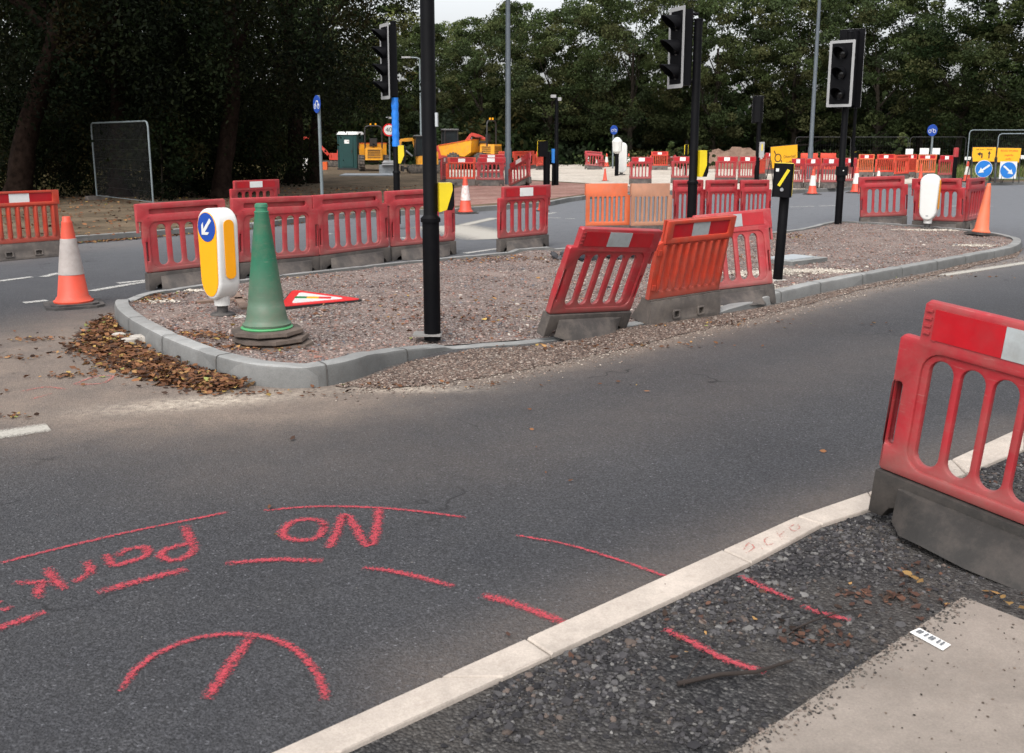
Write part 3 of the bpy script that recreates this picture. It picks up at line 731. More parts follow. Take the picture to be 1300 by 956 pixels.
ribbons('kerb_scribble', L, 'sprayfaint')
L = []; zz[0] = Z
stroke([(25, 498), (58, 492), (85, 495)], .05); stroke([(38, 508), (66, 500)], .045); stroke([(92, 489), (120, 479), (143, 478), (130, 487), (95, 489)], .045)
ribbons('faint_spray_marks', L, 'sprayfaint')
L = []
ribbon(L, pix([(-60, 561), (62, 543)]), .13, Z, False); ribbon(L, pix([(1196, 350), (1420, 316)]), .11, Z+.001, False)
ribbon(L, pix([(560, 287), (640, 303)]), .9, Z+.0004, False); ribbon(L, pix([(588, 286), (628, 277)]), .2, Z+.0016, False)
ribbons('road_markings', L, 'roadwhite')
L = []
for a_, b_ in [((-5, 358), (40, 352)), ((55, 352), (75, 347)), ((115, 370), (185, 358)), ((30, 385), (60, 382)), ((20, 329), (70, 322)), ((150, 360), (200, 355)), ((560, 305), (572, 306)), ((694, 277), (712, 277)), ((718, 278), (730, 278)), ((690, 273), (705, 270)),
               ((1002, 263), (1034, 262)), ((1040, 262), (1062, 261)), ((1180, 262), (1260, 262)), ((400, 300), (420, 297)), ((510, 302), (530, 306)), ((590, 322), (632, 316))]:
    ribbon(L, pix([a_, b_]), .14, Z+.0022, False)
ribbons('worn_road_markings', L, 'roadworn')

# ------------------------------------------------------------------ far ground
FK = [G(*p, .1) for p in [(-260, 330), (-100, 316), (0, 309), (100, 300), (185, 294), (315, 284), (420, 272), (500, 268), (574, 265), (632, 261), (690, 257), (715, 252), (746, 248), (850, 243), (1000, 242), (1090, 237), (1190, 233), (1300, 231), (1700, 226)]]
FKs = FK
VG = FKs+[Vector((300, FK[-1].y, 0)), Vector((300, 600, 0)), Vector((-300, 600, 0)), Vector((-300, FK[0].y, 0))]
sheet('soil_verge', VG, .10, 'verge')
km = MB(); fo_ = resample([Vector((p.x, p.y, 0)) for p in FKs], .9, False)
for a_, b_ in zip(fo_[:-1], fo_[1:]):
    d = (b_-a_).normalized(); nrm = Vector((-d.y, d.x, 0))
    stonebox(km, a_-nrm*.14, b_-nrm*.14, b_-nrm*.003, a_-nrm*.003, -.03, .115, .004)
tag(km.build('far_kerb', 'kerb'), kind='structure')
def gs(name, l, z, mat): return sheet(name, [G(*p, .1) for p in l], z, mat)
gs('dry_grass_field', [(-300, 262), (60, 250), (120, 247), (300, 240), (372, 226), (392, 213), (392, 205), (330, 200), (-300, 200)], .105, 'drygrass')
gs('reddish_sub_base', [(545, 264), (632, 258), (690, 254), (715, 250), (746, 246), (840, 242), (780, 236), (700, 231), (640, 228), (590, 236), (560, 243), (500, 262)], .105, 'brickpave')
gs('pale_paving_base', [(560, 231), (640, 227), (700, 230), (780, 235), (850, 242), (1000, 241), (1090, 236), (1190, 232), (1230, 231), (1180, 222), (1050, 218), (900, 211), (800, 207), (690, 207), (660, 215), (560, 215)], .109, 'sandpave')
gs('grass_strip', [(1195, 229), (1700, 226), (1700, 205), (1150, 205), (1100, 210)], .105, 'greengrass')
p2 = scatter([(p.x, p.y) for p in [G(*q, .1) for q in [(-250, 315), (100, 303), (315, 286), (500, 270), (530, 236), (380, 238), (-250, 262)]]], 2600)
litter('verge_leaves', np.column_stack([p2, np.full(len(p2), .125)]), rng.uniform(.05, .1, len(p2)), 'fallen leaves strewn over the soil verge beyond the left road', .5)
a = []
for t in rng.uniform(0, 1, 1300):
    f = t*5.2+.5; i = int(f); b = FK[i].lerp(FK[i+1], f-i); a.append((b.x+random.gauss(0, .08), b.y-.2-abs(random.gauss(0, .12)), .02))
litter('gutter_leaves', np.array(a), rng.uniform(.04, .08, len(a)), 'brown leaves collected in the gutter along the far kerb', .5)
# earth mound
mm = MB(); mv = []; nn = 14
mc = G(935, 214, .1)
for i in range(nn):
    for j in range(nn):
        u, v = i/(nn-1)*2-1, j/(nn-1)*2-1; h = max(0, 1-u*u-v*v)**.8*(1+.35*math.sin(u*9+j)+random.uniform(-.12, .12))
        mv.append((u*3.0, v*1.6, h*.95+.1))
mm.add(mv, [(i*nn+j, (i+1)*nn+j, (i+1)*nn+j+1, i*nn+j+1) for i in range(nn-1) for j in range(nn-1)])
o = mm.build('earth_mound', 'mound', smooth=80, loc=(mc.x, mc.y, 0)); tag(o, 'heap of reddish brown earth behind the far red barriers', 'soil heap')

# ------------------------------------------------------------------ barriers
H_, SL = 1.0, .172
def barrier_red(x0=-.43, SL=.172, sw=.112, ns=5, rim=(-.462, .462)):
    m = MB()
    out = [(-.585, .205), (.52, .205), (.535, .22), (.535, .50), (.545, .56), (.545, .79), (.60, .80), (.60, .995), (.585, 1.0), (-.495, 1.0), (-.51, .985), (-.51, .83), (-.585, .83), (-.60, .815), (-.60, .22)]
    slots = [rrect(x0+SL*i, x0+SL*i+sw, .285, .755, .054) for i in range(ns)]
    small = [rrect(-.585, -.550, .33, .62, .015, 3), rrect(.495, .515, .34, .56, .009, 3)]
    groove0 = rrect(-.41, .45, .875, .93, .02, 3)
    m.plate(out, slots+small+[groove0], 0, .036, .010, 1); m.box((.02, -.022, .9025), (.88, .012, .07))
    big = rrect(rim[0], rim[1], .258, .782, .085, 5)
    groove = rrect(-.41, .45, .875, .93, .02, 3)
    m.plate([(x*.998, .207+(z-.205)*.995) for x, z in out], [big, groove]+small, 0, .062, .012, 1)
    for i in range(4): m.box((-.478, -.033, .96-.032*i), (.03, .012, .010))
    m.box((.587, 0, .735), (.024, .03, .13))
    for sx in (-.44, .47): m.lathe([(.012, -.035), (.012, .035)], 8, Matrix.Translation((sx, 0, .845)) @ Matrix.Rotation(math.pi/2, 4, 'X'))
    body = m.mesh('barrier_panel', 'red', 40)
    s = MB(); xs_ = [-.452, -.145, .165, .475]
    for i in range(3):
        s.cur = i % 2
        s.box(((xs_[i]+xs_[i+1])/2, -.0335, .905), (xs_[i+1]-xs_[i]-.001, .004, .13))
    strip = s.mesh('reflective_strip', ['reflred', 'reflwhite'])
    f = MB()
    f.plate([(-.60, 0), (-.53, 0), (-.50, .05), (-.42, .085), (.36, .085), (.44, .05), (.47, 0), (.54, 0), (.535, .203), (-.598, .203)], [], 0, .10, .008)
    for sy in (-1, 1):
        n_ = 9; prof = []
        vs = []
        for i in range(n_):
            t = i/(n_-1); x = -.47+.86*t; e = math.sin(math.pi*min(1, max(0, t)))**.35 if 0 < t < 1 else 0
            rag = .006+(.012*random.random() if 1 < i < n_-2 else 0)
            vs += [(x, sy*.045, .165), (x, sy*(.052+.03*e), .155), (x, sy*(.06+.15*e), rag), (x, sy*.04, rag+.01)]
        fs = [(i*4+k, (i+1)*4+k, (i+1)*4+k+1, i*4+k+1) for i in range(n_-1) for k in range(3)]
        f.add(vs, fs)
    foot = f.mesh('foot', 'foot', 35)
    return body, strip, foot
def barrier_orange():
    m = MB()
    out = [(-.60, .24), (.58, .24), (.58, .79), (.60, .80), (.60, 1.0), (-.52, 1.0), (-.52, .80), (-.60, .78)]
    slots = [rrect(-.46+.125*i, -.46+.125*i+.066, .31, .765, .012, 2) for i in range(8)]
    m.plate(out, slots, 0, .05, .008, 1)
    m.plate([(-.52, .785), (.60, .785), (.60, 1.0), (-.52, 1.0)], [rrect(-.42, .50, .835, .965, .01, 2)], -.02, .05, .006, 1)
    for i in range(9): m.tube([(-.492+.125*i, 0, .30), (-.492+.125*i, -.022, .35), (-.492+.125*i, -.022, .77)], .026, 8)
    for z in (.36, .70): m.box((-.56, -.03, z), (.05, .02, .05))
    body = m.mesh('barrier_panel', 'orange', 40)
    s = MB(); xs_ = [-.418, -.10, .18, .498]
    for i in range(3):
        s.cur = i % 2
        s.box(((xs_[i]+xs_[i+1])/2, -.029, .90), (xs_[i+1]-xs_[i]-.001, .006, .128))
    strip = s.mesh('reflective_strip', ['reflred', 'reflwhite'])
    f = MB()
    f.box((0, .02, .12), (1.18, .12, .238))
    sl = [(-.60, 0), (.52, 0), (.57, .04), (.57, .235), (-.59, .235)]
    sq = [rrect(-.24, -.15, .055, .115, .01, 2), rrect(.17, .26, .055, .115, .01, 2)]
    tilt = Matrix.Translation((0, -.10, 0)) @ Matrix.Rotation(R(-14), 4, 'X')
    f.plate(sl, sq, 0, .03, .004, 1, tilt)
    f.plate([(x, z) for x, z in sl], [], .032, .03, .003, 1, tilt)
    f.prism([(-.10, 0), (.18, 0), (.06, .23), (-.045, .23)], -.585, -.56, 'x'); f.prism([(-.10, 0), (.18, 0), (.06, .23), (-.045, .23)], .50, .525, 'x')
    for x in (-.28, 0, .26): f.box((x, -.052, .195), (.008, .02, .075), None)
    for cx_ in (-.195, .215):
        f.plate(rrect(cx_-.06, cx_+.06, .042, .13, .012, 2), [rrect(cx_-.042, cx_+.042, .058, .114, .01, 2)], -.022, .02, .003, 1, tilt)
    foot = f.mesh('foot', 'footlight', 30)
    return body, strip, foot
KR, KO = barrier_red(), barrier_orange(); KN = barrier_red(-.445, .1415, .108, 6, (-.475, .405))
def barrier(name, ml, mr, kind, face, mat, label, group, lean=0, roll=0, foot=True, z=0, strip=True, pts=None, width=None, hs=1.0, whi=False, footmat=None):
    """ml, mr: ground points under the left and right end as seen from the road"""
    a, b = ml, mr; mid = (a+b)/2; ang = math.atan2(b.y-a.y, b.x-a.x)
    if face == 'back': ang += math.pi
    t = thing(name, label, 'barrier', (mid.x, mid.y, z), 0, group)
    mtx = Matrix.Rotation(ang, 4, 'Z') @ Matrix.Rotation(R(lean), 4, 'X') @ Matrix.Rotation(R(roll), 4, 'Y')
    t.rotation_euler = mtx.to_euler(); t.scale = (width or 1, 1, hs)
    K = {'A': KR, 'B': KO, 'N': KN}[kind]
    bd = link('barrier_panel', K[0], t); bd.material_slots[0].link = 'OBJECT'; bd.material_slots[0].material = M[mat]
    if strip:
        s_ = link('reflective_strip', K[1], t)
        if whi: s_.material_slots[1].link = 'OBJECT'; s_.material_slots[1].material = M['reflwhite_hi']
    if foot:
        f_ = link('foot', K[2], t)
        if footmat: f_.material_slots[0].link = 'OBJECT'; f_.material_slots[0].material = M[footmat]
    return t
def BP(l, r, zl=0):
    return G(l[0], l[1], zl), G(r[0], r[1], zl)
BN = 'plastic_barrier'
gl_ = 'red barriers in a row along the near side of the left road'
row = [(183, 369), (299, 356), (401, 344), (493, 332), (575, 323)]
lb = ['leftmost red barrier of the near row, partly behind the white and yellow bollard', 'red barrier of the near row directly behind the tall green cone', 'third red barrier of the near row, between the green cone and the tall black pole', 'rightmost red barrier of the near row, cut by the tall black pole']
for i in range(4):
    a, b = BP(row[i], row[i+1]); d = (b-a).normalized(); m_ = (a+b)/2
    barrier(BN, m_-d*.57+Vector((0, [0, .05, -.04, .03][i], 0)), m_+d*.57, 'A', 'back', 'redfade', lb[i], gl_, lean=[1, -1, 1, 0][i], width=(b-a).length/1.16, roll=[.8, -.6, .3, .5][i])
a, b = BP((633, 320), (697, 313)); barrier(BN, a, b, 'A', 'front', 'red', 'single red barrier with bright strip standing alone right of the tall black pole', 'red barriers with reflective strip', whi=True, width=.97)
a, b = BP((1118, 672), (1300, 755)); a = G(1112, 605, .205); b = G(1300, 663, .205); d = (b-a).normalized()
barrier(BN, a, a+d*1.2, 'N', 'front', 'red', 'large close red barrier on a dark foot beside the concrete slab', 'red barriers with reflective strip', roll=5.0, lean=-1, footmat='footdark')
a, b = BP((690, 426), (803, 408)); d = Vector((math.cos(R(40)), math.sin(R(40)), 0)); c_ = G(742, 424)
barrier(BN, c_-d*.5, c_+d*.5, 'A', 'front', 'red', 'red barrier leaning over on the gravel edge, left of the orange one', 'red barriers with reflective strip', lean=19, roll=5, width=.92, z=.02)
c_ = G(862, 404); d = Vector((math.cos(R(38)), math.sin(R(38)), 0))
barrier(BN, c_-d*.5, c_+d*.5, 'B', 'front', 'orange', 'orange slatted barrier leaning on the gravel edge between two red ones', 'orange slatted barriers', lean=12, roll=-.5, width=.84, z=.01)
c_ = G(936, 388); d = Vector((math.cos(R(15)), math.sin(R(15)), 0))
barrier(BN, c_-d*.5, c_+d*.5, 'A', 'front', 'redfade', 'red barrier tilted left, half hidden behind the leaning orange slatted barrier', 'red barriers with reflective strip', lean=-9, roll=-4, width=.80, z=-.02, strip=True)
a, b = BP((-32, 334), (82, 324)); barrier(BN, a, b, 'B', 'front', 'orange', 'orange barrier with reflective strip at the left edge behind the red cone', 'orange slatted barriers', whi=True, footmat='footlight', width=1.03, hs=.98)
a, b = G(288, 290), G(362, 284); barrier(BN, a, b, 'A', 'front', 'red', 'red barrier propped low on the far verge behind the green cone row', 'red barriers with reflective strip', z=.0, hs=.92, whi=True, lean=0, foot=False)
# orange, tan and three red behind the leaning ones
pb = [G(742, 297), G(799, 297), G(852, 297), G(893, 298), G(936, 298), G(976, 296)]
info = [('B', 'orange2', 'light orange slatted barrier seen from behind, left of the tan one'), ('B', 'tan', 'tan brown slatted barrier seen from behind, right of the light orange one'),
        ('A', 'red', 'red barrier behind the black signal pole, next to the tan barrier'), ('A', 'red', 'middle red barrier of three behind the leaning ones'), ('A', 'red', 'rightmost of three red barriers behind the leaning ones, beside the push button post')]
for i in range(5):
    a, b = pb[i], pb[i+1]; Yt = 17.6 if i < 2 else 18.2
    a = Vector((a.x*Yt/a.y, Yt-.1, 0)); b = Vector((b.x*Yt/b.y, Yt+.05, 0)); 
    barrier(BN, a, b, info[i][0], 'back', info[i][1], info[i][2], 'barriers in a row behind the traffic island', strip=False, width=min(1.0, (b-a).length/(1.19 if i < 2 else 1.16)), hs=.96 if i < 2 else 1)
# right end of the island
a, b = G(1092, 288), G(1146, 288); barrier(BN, a, b, 'A', 'back', 'red', 'red barrier seen from behind, left of the white backed bollard', 'red barriers behind the far end of the island', width=.82, roll=2)
a, b = G(1156, 292), G(1222, 297); barrier(BN, a, b, 'A', 'back', 'red', 'red barrier partly hidden behind the white backed bollard', 'red barriers behind the far end of the island', width=.88, roll=2)
Ya = 18.7; a = Vector((AT(1226, 0, Ya).x, Ya, 0)); Yb = 19.55; b = Vector((AT(1249, 0, Yb).x, Yb, 0)); barrier(BN, a, b, 'A', 'back', 'red', 'red barrier seen almost edge on, beside the tilted faded orange cone', 'red barriers behind the far end of the island', width=.9)
# far ones: found from the height of their top edge
def FB(x0, x1, ytop, kind, face, mat, label, group='red and orange barriers around the far works', tilt=0, strip=True, foot=True, hs=1.0, z=.1, dy=0, whi=True, lean=0, roll=0, Y=None):
    a = G(x0, ytop, z+hs) if Y is None else AT(x0, 0, Y); Y0 = a.y
    b = AT(x1, 0, Y0+dy); a = AT(x0, 0, Y0); a.z = b.z = 0
    return barrier(BN, a, b, kind, face, mat, label, group, strip=strip, foot=foot, z=z, hs=hs, whi=whi, width=(b-a).length/1.2, lean=lean, roll=roll)
FB(566, 604, 212, 'B', 'front', 'redorange', 'red orange slatted barrier behind the dirty orange cone', Y=36)
FB(604, 642, 211, 'A', 'front', 'red', 'red barrier with cone feet showing through it, below the dumper', Y=36)
FB(606, 641, 199, 'A', 'front', 'red', 'red barrier standing directly in front of the dumper wheels', Y=44)
FB(560, 567, 202, 'A', 'front', 'red', 'red barrier end turned sideways, just right of the tall black pole', Y=36, dy=1.1)
FB(647, 675, 212, 'A', 'front', 'red', 'red barrier turned away obliquely, right of the grey lamp column', Y=36, dy=-3, roll=-9)
for i, (x0, x1, lbl, dy) in enumerate([(633, 644, 'short red barrier left of the grey lamp column foot', 0), (651, 680, 'dull red barrier behind the oblique one, right of the lamp column', 3), (681, 690, 'far red barrier end left of the short black post', 2)]):
    FB(x0, x1, 191, 'A', 'back', 'redorange', lbl, Y=55, dy=dy, strip=False)
FB(741, 765, 190, 'A', 'back', 'red', 'small red barrier leaning against the dark wood, left of the cycle sign', Y=56, strip=False, lean=8, roll=-4)
FB(760, 768, 198, 'A', 'back', 'red', 'fallen red barrier beside the small leaning one', Y=56, strip=False, hs=.55, foot=False)
FB(825, 848, 191, 'B', 'front', 'redorange', 'orange slatted barrier on a dark foot, alone in front of the wood', Y=55)
FB(846, 858, 194, 'A', 'front', 'redfade', 'pinkish red barrier end sticking out right of the lone orange one', Y=56, foot=False, hs=.8)
FB(799, 829, 210, 'A', 'front', 'red', 'red barrier with bright strip above the light orange slatted barrier', Y=37)
FB(852, 880, 209, 'A', 'front', 'red', 'red barrier left of the black pole, in front of the far cones', Y=38)
FB(908, 936, 209, 'A', 'front', 'red', 'red barrier in front of the left half of the earth heap', Y=38)
FB(937, 959, 209, 'A', 'front', 'red', 'red barrier in front of the right half of the earth heap', Y=38)
FB(958, 971, 206, 'B', 'front', 'redorange', 'orange barrier turned sideways left of the roundabout sign', Y=41, dy=1.2)
FB(970, 985, 197, 'A', 'front', 'red', 'red barrier top showing behind the left of the roundabout sign', Y=49)
FB(1016, 1039, 198, 'B', 'back', 'redorange', 'orange barrier top showing right of the roundabout sign', Y=48, strip=False)
FB(1041, 1062, 199, 'B', 'back', 'redorange', 'orange barrier top showing left of the right hand signal pole', Y=48, strip=False)
FB(1003, 1021, 206, 'A', 'front', 'red', 'red barrier just right of the roundabout sign, behind a cone', Y=34, foot=True)
FB(1021, 1041, 206, 'A', 'front', 'red', 'red barrier behind the left of two cones with white sleeves', Y=34)
FB(1042, 1066, 206, 'A', 'front', 'red', 'red barrier crossed by the right hand signal pole', Y=34)
FB(1069, 1087, 206, 'A', 'front', 'red', 'red barrier right of the signal pole, behind an orange cone', Y=35)
FB(1088, 1109, 202, 'B', 'front', 'orange2', 'pale orange slatted barrier above the back facing red one', Y=44)
FB(1111, 1135, 202, 'B', 'front', 'redorange', 'red orange slatted barrier right of the pale orange one', Y=44)
FB(1135, 1154, 201, 'A', 'back', 'redorange', 'orange barrier end with solid side in the far row', Y=42, strip=False, dy=1)
FB(1150, 1163, 203, 'B', 'front', 'redorange', 'orange slatted barrier behind the thin red post', Y=44)
FB(1163, 1188, 203, 'B', 'front', 'orange2', 'pale orange slatted barrier at the foot of the far right cycle sign', Y=43)
FB(1191, 1210, 204, 'A', 'front', 'red', 'red barrier beside the small black post with red top', Y=41)

# ------------------------------------------------------------------ cones
def cone_meshes():
    sh = MB(); sh.lathe([(.0, .0), (.16, .0), (.165, .02), (.148, .03), (.142, .045), (.128, .06), (.044, .70), (.044, .705), (.036, .715), (.034, .745), (.030, .75), (0, .75)], 32)
    base = MB(); s = .235; c = .07
    o = [(-s+c, -s), (s-c, -s), (s, -s+c), (s, s-c), (s-c, s), (-s+c, s), (-s, s-c), (-s, -s+c)]
    base.prism([(x, y) for x, y in o], 0, .022, 'z'); base.prism([(x*.82, y*.82) for x, y in o], .0225, .036, 'z')
    sl = MB(); r = lambda z: .128-(z-.06)*(.084/.64)+.0035
    sl.lathe([(r(.25), .25), (r(.56), .56), (r(.56)-.003, .561), (r(.25)-.003, .249)], 32, closed=True)
    sl2 = MB(); sl2.lathe([(r(.25), .25), (r(.58), .58), (r(.58)-.003, .581), (r(.25)-.003, .249)], 32, closed=True)
    return sh.mesh('cone_body', 'cone', 40), base.mesh('cone_base', 'conebase'), sl.mesh('reflective_sleeve', 'sleevewhite', 40)
CB = cone_meshes()
def cone(loc, h, label, body='cone', sleeve='sleevewhite', base='conebase', group=None, rz=0, tilt=(0, 0), showbase=True, hb=1.0):
    t = thing('traffic_cone', label, 'traffic cone', loc, 0, group); s = h/.78
    t.scale = (s*hb, s*hb, s); t.rotation_euler = (tilt[0], tilt[1], rz)
    for me, nm, mt in ((CB[0], 'cone_body', body), (CB[1], 'cone_base', base), (CB[2], 'reflective_sleeve', sleeve)):
        if mt is None: continue
        o_ = link(nm, me, t); o_.material_slots[0].link = 'OBJECT'; o_.material_slots[0].material = M[mt]
        if nm != 'cone_base': o_.location.z = .03
    return t
cone(G(94, 388), .93, 'red orange cone with a dusty grey sleeve on the road left of the island', sleeve='sleeve', rz=.5)
GC = G(343, 437, .10); 
for i, (lbl, bd, rz, off, shows) in enumerate([('lowest dark octagonal cone base of the stack under the green cone', 'green', .1, (.03, -.01), False), ('middle dark octagonal cone base in the stack under the green cone', 'greenring', .35, (.01, .0), True), ('tall green cone on top of the stack beside the bollard', 'green', .0, (-.02, .01), True)]):
    c_ = thing('traffic_cone', lbl, 'traffic cone', (GC.x+off[0], GC.y+off[1], .085+i*.054), rz, 'nested cones of the green stack')
    c_.scale = (1.28, 1.28, 1.27)
    bb = MB(); rad = .232 if i < 2 else .222; bb.lathe([(rad, 0), (rad+.006, .006), (rad, .026), (rad*.86, .032)], 8 if i else 10); bo = bb.build('cone_base', 'brownbase', c_)
    if i == 0: bo.scale = (1.05, 1.05, 1)
    if i == 2:
        g_ = MB(); g_.lathe([(.100, .031), (.156, .031), (.160, .039), (.152, .047), (.130, .050), (.10, .055)], 36, closed=True); g_.build('cone_rim', 'greenring', c_, 40)
        g_ = MB(); g_.lathe([(.125, .004), (.148, .004), (.150, .016), (.135, .026), (.128, .045), (.121, .075), (.113, .13), (.1105, .133), (.108, .17), (.042, .70), (.0445, .705), (.0445, .712), (.037, .716), (.037, .735), (.040, .738), (.038, .757), (.03, .762), (.0, .762)], 40)
        g_.build('cone_body', 'green', c_, 40, loc=(0, 0, .046))
def FC(x, y0, y1, label, **k):     # far cone: base row y1, top row y0
    z = k.pop('z', .1); b = G(x, y1, z); top = AT(x, y0, b.y); h = min(.95, max(.5, top.z-b.z))
    return cone(b, h, label, rz=random.random(), group='cones around the far works', **k)
FC(591, 224, 271, 'orange cone with a peeling white sleeve at the kerb behind the tall pole', sleeve='sleevemess', z=.0)
FC(688, 240, 268, 'orange cone half hidden by the lone red barrier', sleeve=None, z=0)
FC(746, 195, 211, 'leftmost small cone in front of the little leaning barrier'); FC(757, 200, 211, 'shortest small cone between two others near the cycle sign'); FC(770, 195, 212, 'small cone at the foot of the far cycle sign')
FC(768, 215, 230, 'plain orange cone just above the light orange slatted barrier', sleeve=None); FC(798, 195, 212, 'small cone right of the far white bollard'); FC(822, 196, 209, 'small cone left of the lone orange barrier')
FC(865, 197, 209, 'small far cone left of the black signal pole'); FC(901, 200, 212, 'small far cone right of the yellow box on the black pole'); FC(920, 195, 206, 'small cone on the earth heap top')
FC(1031, 215, 247, 'cone with broad white sleeve right of the push button post', sleeve='sleevewhite', z=0); FC(1086, 212, 245, 'bright orange cone with white sleeve right of the signal pole', z=0)
FC(1115, 217, 229, 'pale cone above the back facing red barrier'); FC(1168, 208, 234, 'thin red orange cone in front of the far row', sleeve=None, hb=.7); FC(1227, 205, 231, 'cone with white sleeve left of the yellow arrow sign')
c_ = cone(G(1245, 298, .1), .88, 'tilted faded orange cone on a dark base at the far end of the island', body='conefade', sleeve=None, tilt=(0, R(5)), rz=.3, hb=.82)

# ------------------------------------------------------------------ bollards
def bollard(loc, rz, label, detail=True):
    t = thing('keep_left_bollard', label, 'bollard', loc, rz)
    W, Hh, D = .165, 1.0, .115
    pill = [(x, z) for x, z in rrect(-W, W, .16, 1.0, W-.01, 10)]
    pill = [(x*(1 if z > .45 else 1-.22*((.45-z)/.29)), z) for x, z in pill]
    m = MB(); m.plate(pill, [], 0, 2*D, .035, 3); m.lathe([(.07, .10), (.075, .16), (.10, .26)], 24)
    m.build('shell', 'white', t, 50)
    f = MB(); ap = [(x*.86, .585+(z-.585)*.92) for x, z in pill]; f.plate(ap, [], -D-.002, .005, .001)
    f.build('amber_face', 'amber', t)
    c = MB(); c.cur = 0; c.plate(circ(0, .83, .132, 32), [], -D-.006, .005, .001)
    c.cur = 1
    a = R(225); dx, dz = math.cos(a), math.sin(a); px_, pz_ = -dz, dx
    def pt(u, v): return (u*dx+v*px_, .83+u*dz+v*pz_)
    c.plate([pt(-.10, -.017), pt(.045, -.017), pt(.0, -.062), pt(.035, -.062), pt(.10, 0), pt(.035, .062), pt(.0, .062), pt(.045, .017), pt(-.10, .017)], [], -D-.011, .004, .0005)
    c.build('arrow_disc', ['blue', 'white'], t)
    for sx in (-1, 1):
        s = MB(); s.plate(rrect(-.055, .055, .36, .90, .05, 6), [], 0, .005, .001, 1, Matrix.Translation((sx*(W+.001), 0, 0)) @ Matrix.Rotation(math.pi/2, 4, 'Z'))
        s.build('side_panel', 'amber', t)
    if not detail:
        s = MB(); s.plate(rrect(-.02, .02, .235, .25, .005, 2), [], D+.002, .005, .001); s.build('maker_plate', 'ink', t)
    b = MB(); b.lathe([(.115, 0), (.115, .02), (.10, .03), (.05, .034), (.05, .12), (.0, .12)], 24); b.build('base', 'conebase', t, 40)
    return t
BL = G(283, 400, .1); bollard((BL.x, BL.y, .095), R(-39), 'white bollard with amber panels and a blue arrow disc beside the green cone')
BL2 = G(1177, 290, .1); bollard((BL2.x, BL2.y, .095), R(146), 'white backed bollard with an amber edge at the far end of the island', False)
cp = MB()
def blob(mb_, c, rx, ry, h, n=20, ang=0, seed=0):
    rr = random.Random(seed); vs = []; ph = [rr.uniform(0, 6.28) for _ in range(3)]
    for s, z in ((1.0, -.02), (.95, h*.7), (.6, h), (0, h*1.02)):
        for k in range(n):
            a_ = 2*math.pi*k/n; w = 1+.12*math.sin(2*a_+ph[0])+.10*math.sin(3*a_+ph[1])+.07*math.sin(5*a_+ph[2])
            x, y = rx*s*w*math.cos(a_), ry*s*w*math.sin(a_); vs.append((c[0]+x*math.cos(ang)-y*math.sin(ang), c[1]+x*math.sin(ang)+y*math.cos(ang), c[2]+z))
    mb_.add(vs, [(i*n+k, i*n+(k+1) % n, (i+1)*n+(k+1) % n, (i+1)*n+k) for i in range(3) for k in range(n)])
blob(cp, (BL.x-.02, BL.y-.02, .075), .30, .27, .022, seed=3); tag(cp.build('bollard_concrete', 'concretebase', smooth=40), kind='structure')
pg = []
for px, py, rx, ry, n_ in [(1185, 294, .6, .12, 500), (200, 386, .16, .1, 300), (1030, 347, .5, .14, 900), (965, 350, .35, .15, 900), (955, 383, .5, .14, 1500), (985, 372, .3, .2, 900), (1240, 314, .3, .12, 300), (800, 405, .8, .08, 600), (258, 372, .3, .05, 200)]:
    c = G(px, py, .07)
    for _ in range(n_): pg.append((random.gauss(c.x, rx*.55), random.gauss(c.y, ry*.7)))
pg = np.array(pg); pg = pg[inpoly(pg[:, 0], pg[:, 1], [(p.x, p.y) for p in inn])]
stones('pale_grit', np.column_stack([pg, [isl_z(a_, b_)+.008 for a_, b_ in pg]]), rng.uniform(.006, .017, len(pg)), pal(len(pg), [(.40, .355, .30), (.33, .285, .24), (.46, .42, .36)]), 'pale spilled concrete grit around the post and cover on the island')
cp = MB()
for px, py, rx in [(152, 433, .055), (178, 436, .09), (165, 440, .07), (190, 437, .06)]:
    c = G(px, py); blob(cp, (c.x, c.y, .045), rx, rx*.7, .03, 10, 0, px)
tag(cp.build('mortar_lumps', 'patch', smooth=40), 'pale broken mortar lumps sitting in the drift of leaves', 'mortar')

# ------------------------------------------------------------------ fallen sign on the gravel
tri = [G(354, 390, .13), G(462, 380, .11), G(372, 368, .14)]
ctr = sum(tri, Vector())/3; ex = (tri[1]-(tri[0]+tri[2])/2)
ang = math.atan2(ex.y, ex.x)
t = thing('warning_sign', 'red bordered triangular traffic lights sign lying flat on the gravel', 'road sign', (ctr.x, ctr.y, .125), 0)
# local frame: apex +x, flat; build with affine map of an ideal triangle to the surveyed one
def tp(k, z): return [((p-ctr)*k)+Vector((0, 0, z)) for p in tri]
def rt(k, z, rnd=.12):
    q = tp(k, 0); o = []
    for i in range(3):
        p, a_, b_ = q[i], q[i-1], q[(i+1) % 3]
        for s in range(5):
            u = s/4; c0 = p.lerp(a_, rnd); c1 = p.lerp(b_, rnd); o.append(c0.lerp(p, .6).lerp(c1, u) if False else (c0*(1-u)**2+p*2*u*(1-u)+c1*u*u))
    return [Vector((v.x, v.y, v.z+z)) for v in o]
def slabpoly(mb_, pl, th):
    n = len(pl); mb_.add([p-Vector((0, 0, th)) for p in pl]+pl, [tuple(range(n-1, -1, -1)), tuple(range(n, 2*n))]+[(i, (i+1) % n, n+(i+1) % n, n+i) for i in range(n)])
m = MB(); slabpoly(m, rt(1.05, .0), .035); m.build('backing', 'signblack', t)
m = MB(); slabpoly(m, rt(1.0, .006), .005); m.build('border', 'signred', t)
m = MB(); slabpoly(m, rt(.64, .0105), .004); m.build('face', 'white', t)
e1 = (tri[1]-ctr).normalized(); L1 = (tri[1]-ctr).length; e2 = Vector((-e1.y, e1.x, 0))
m = MB()
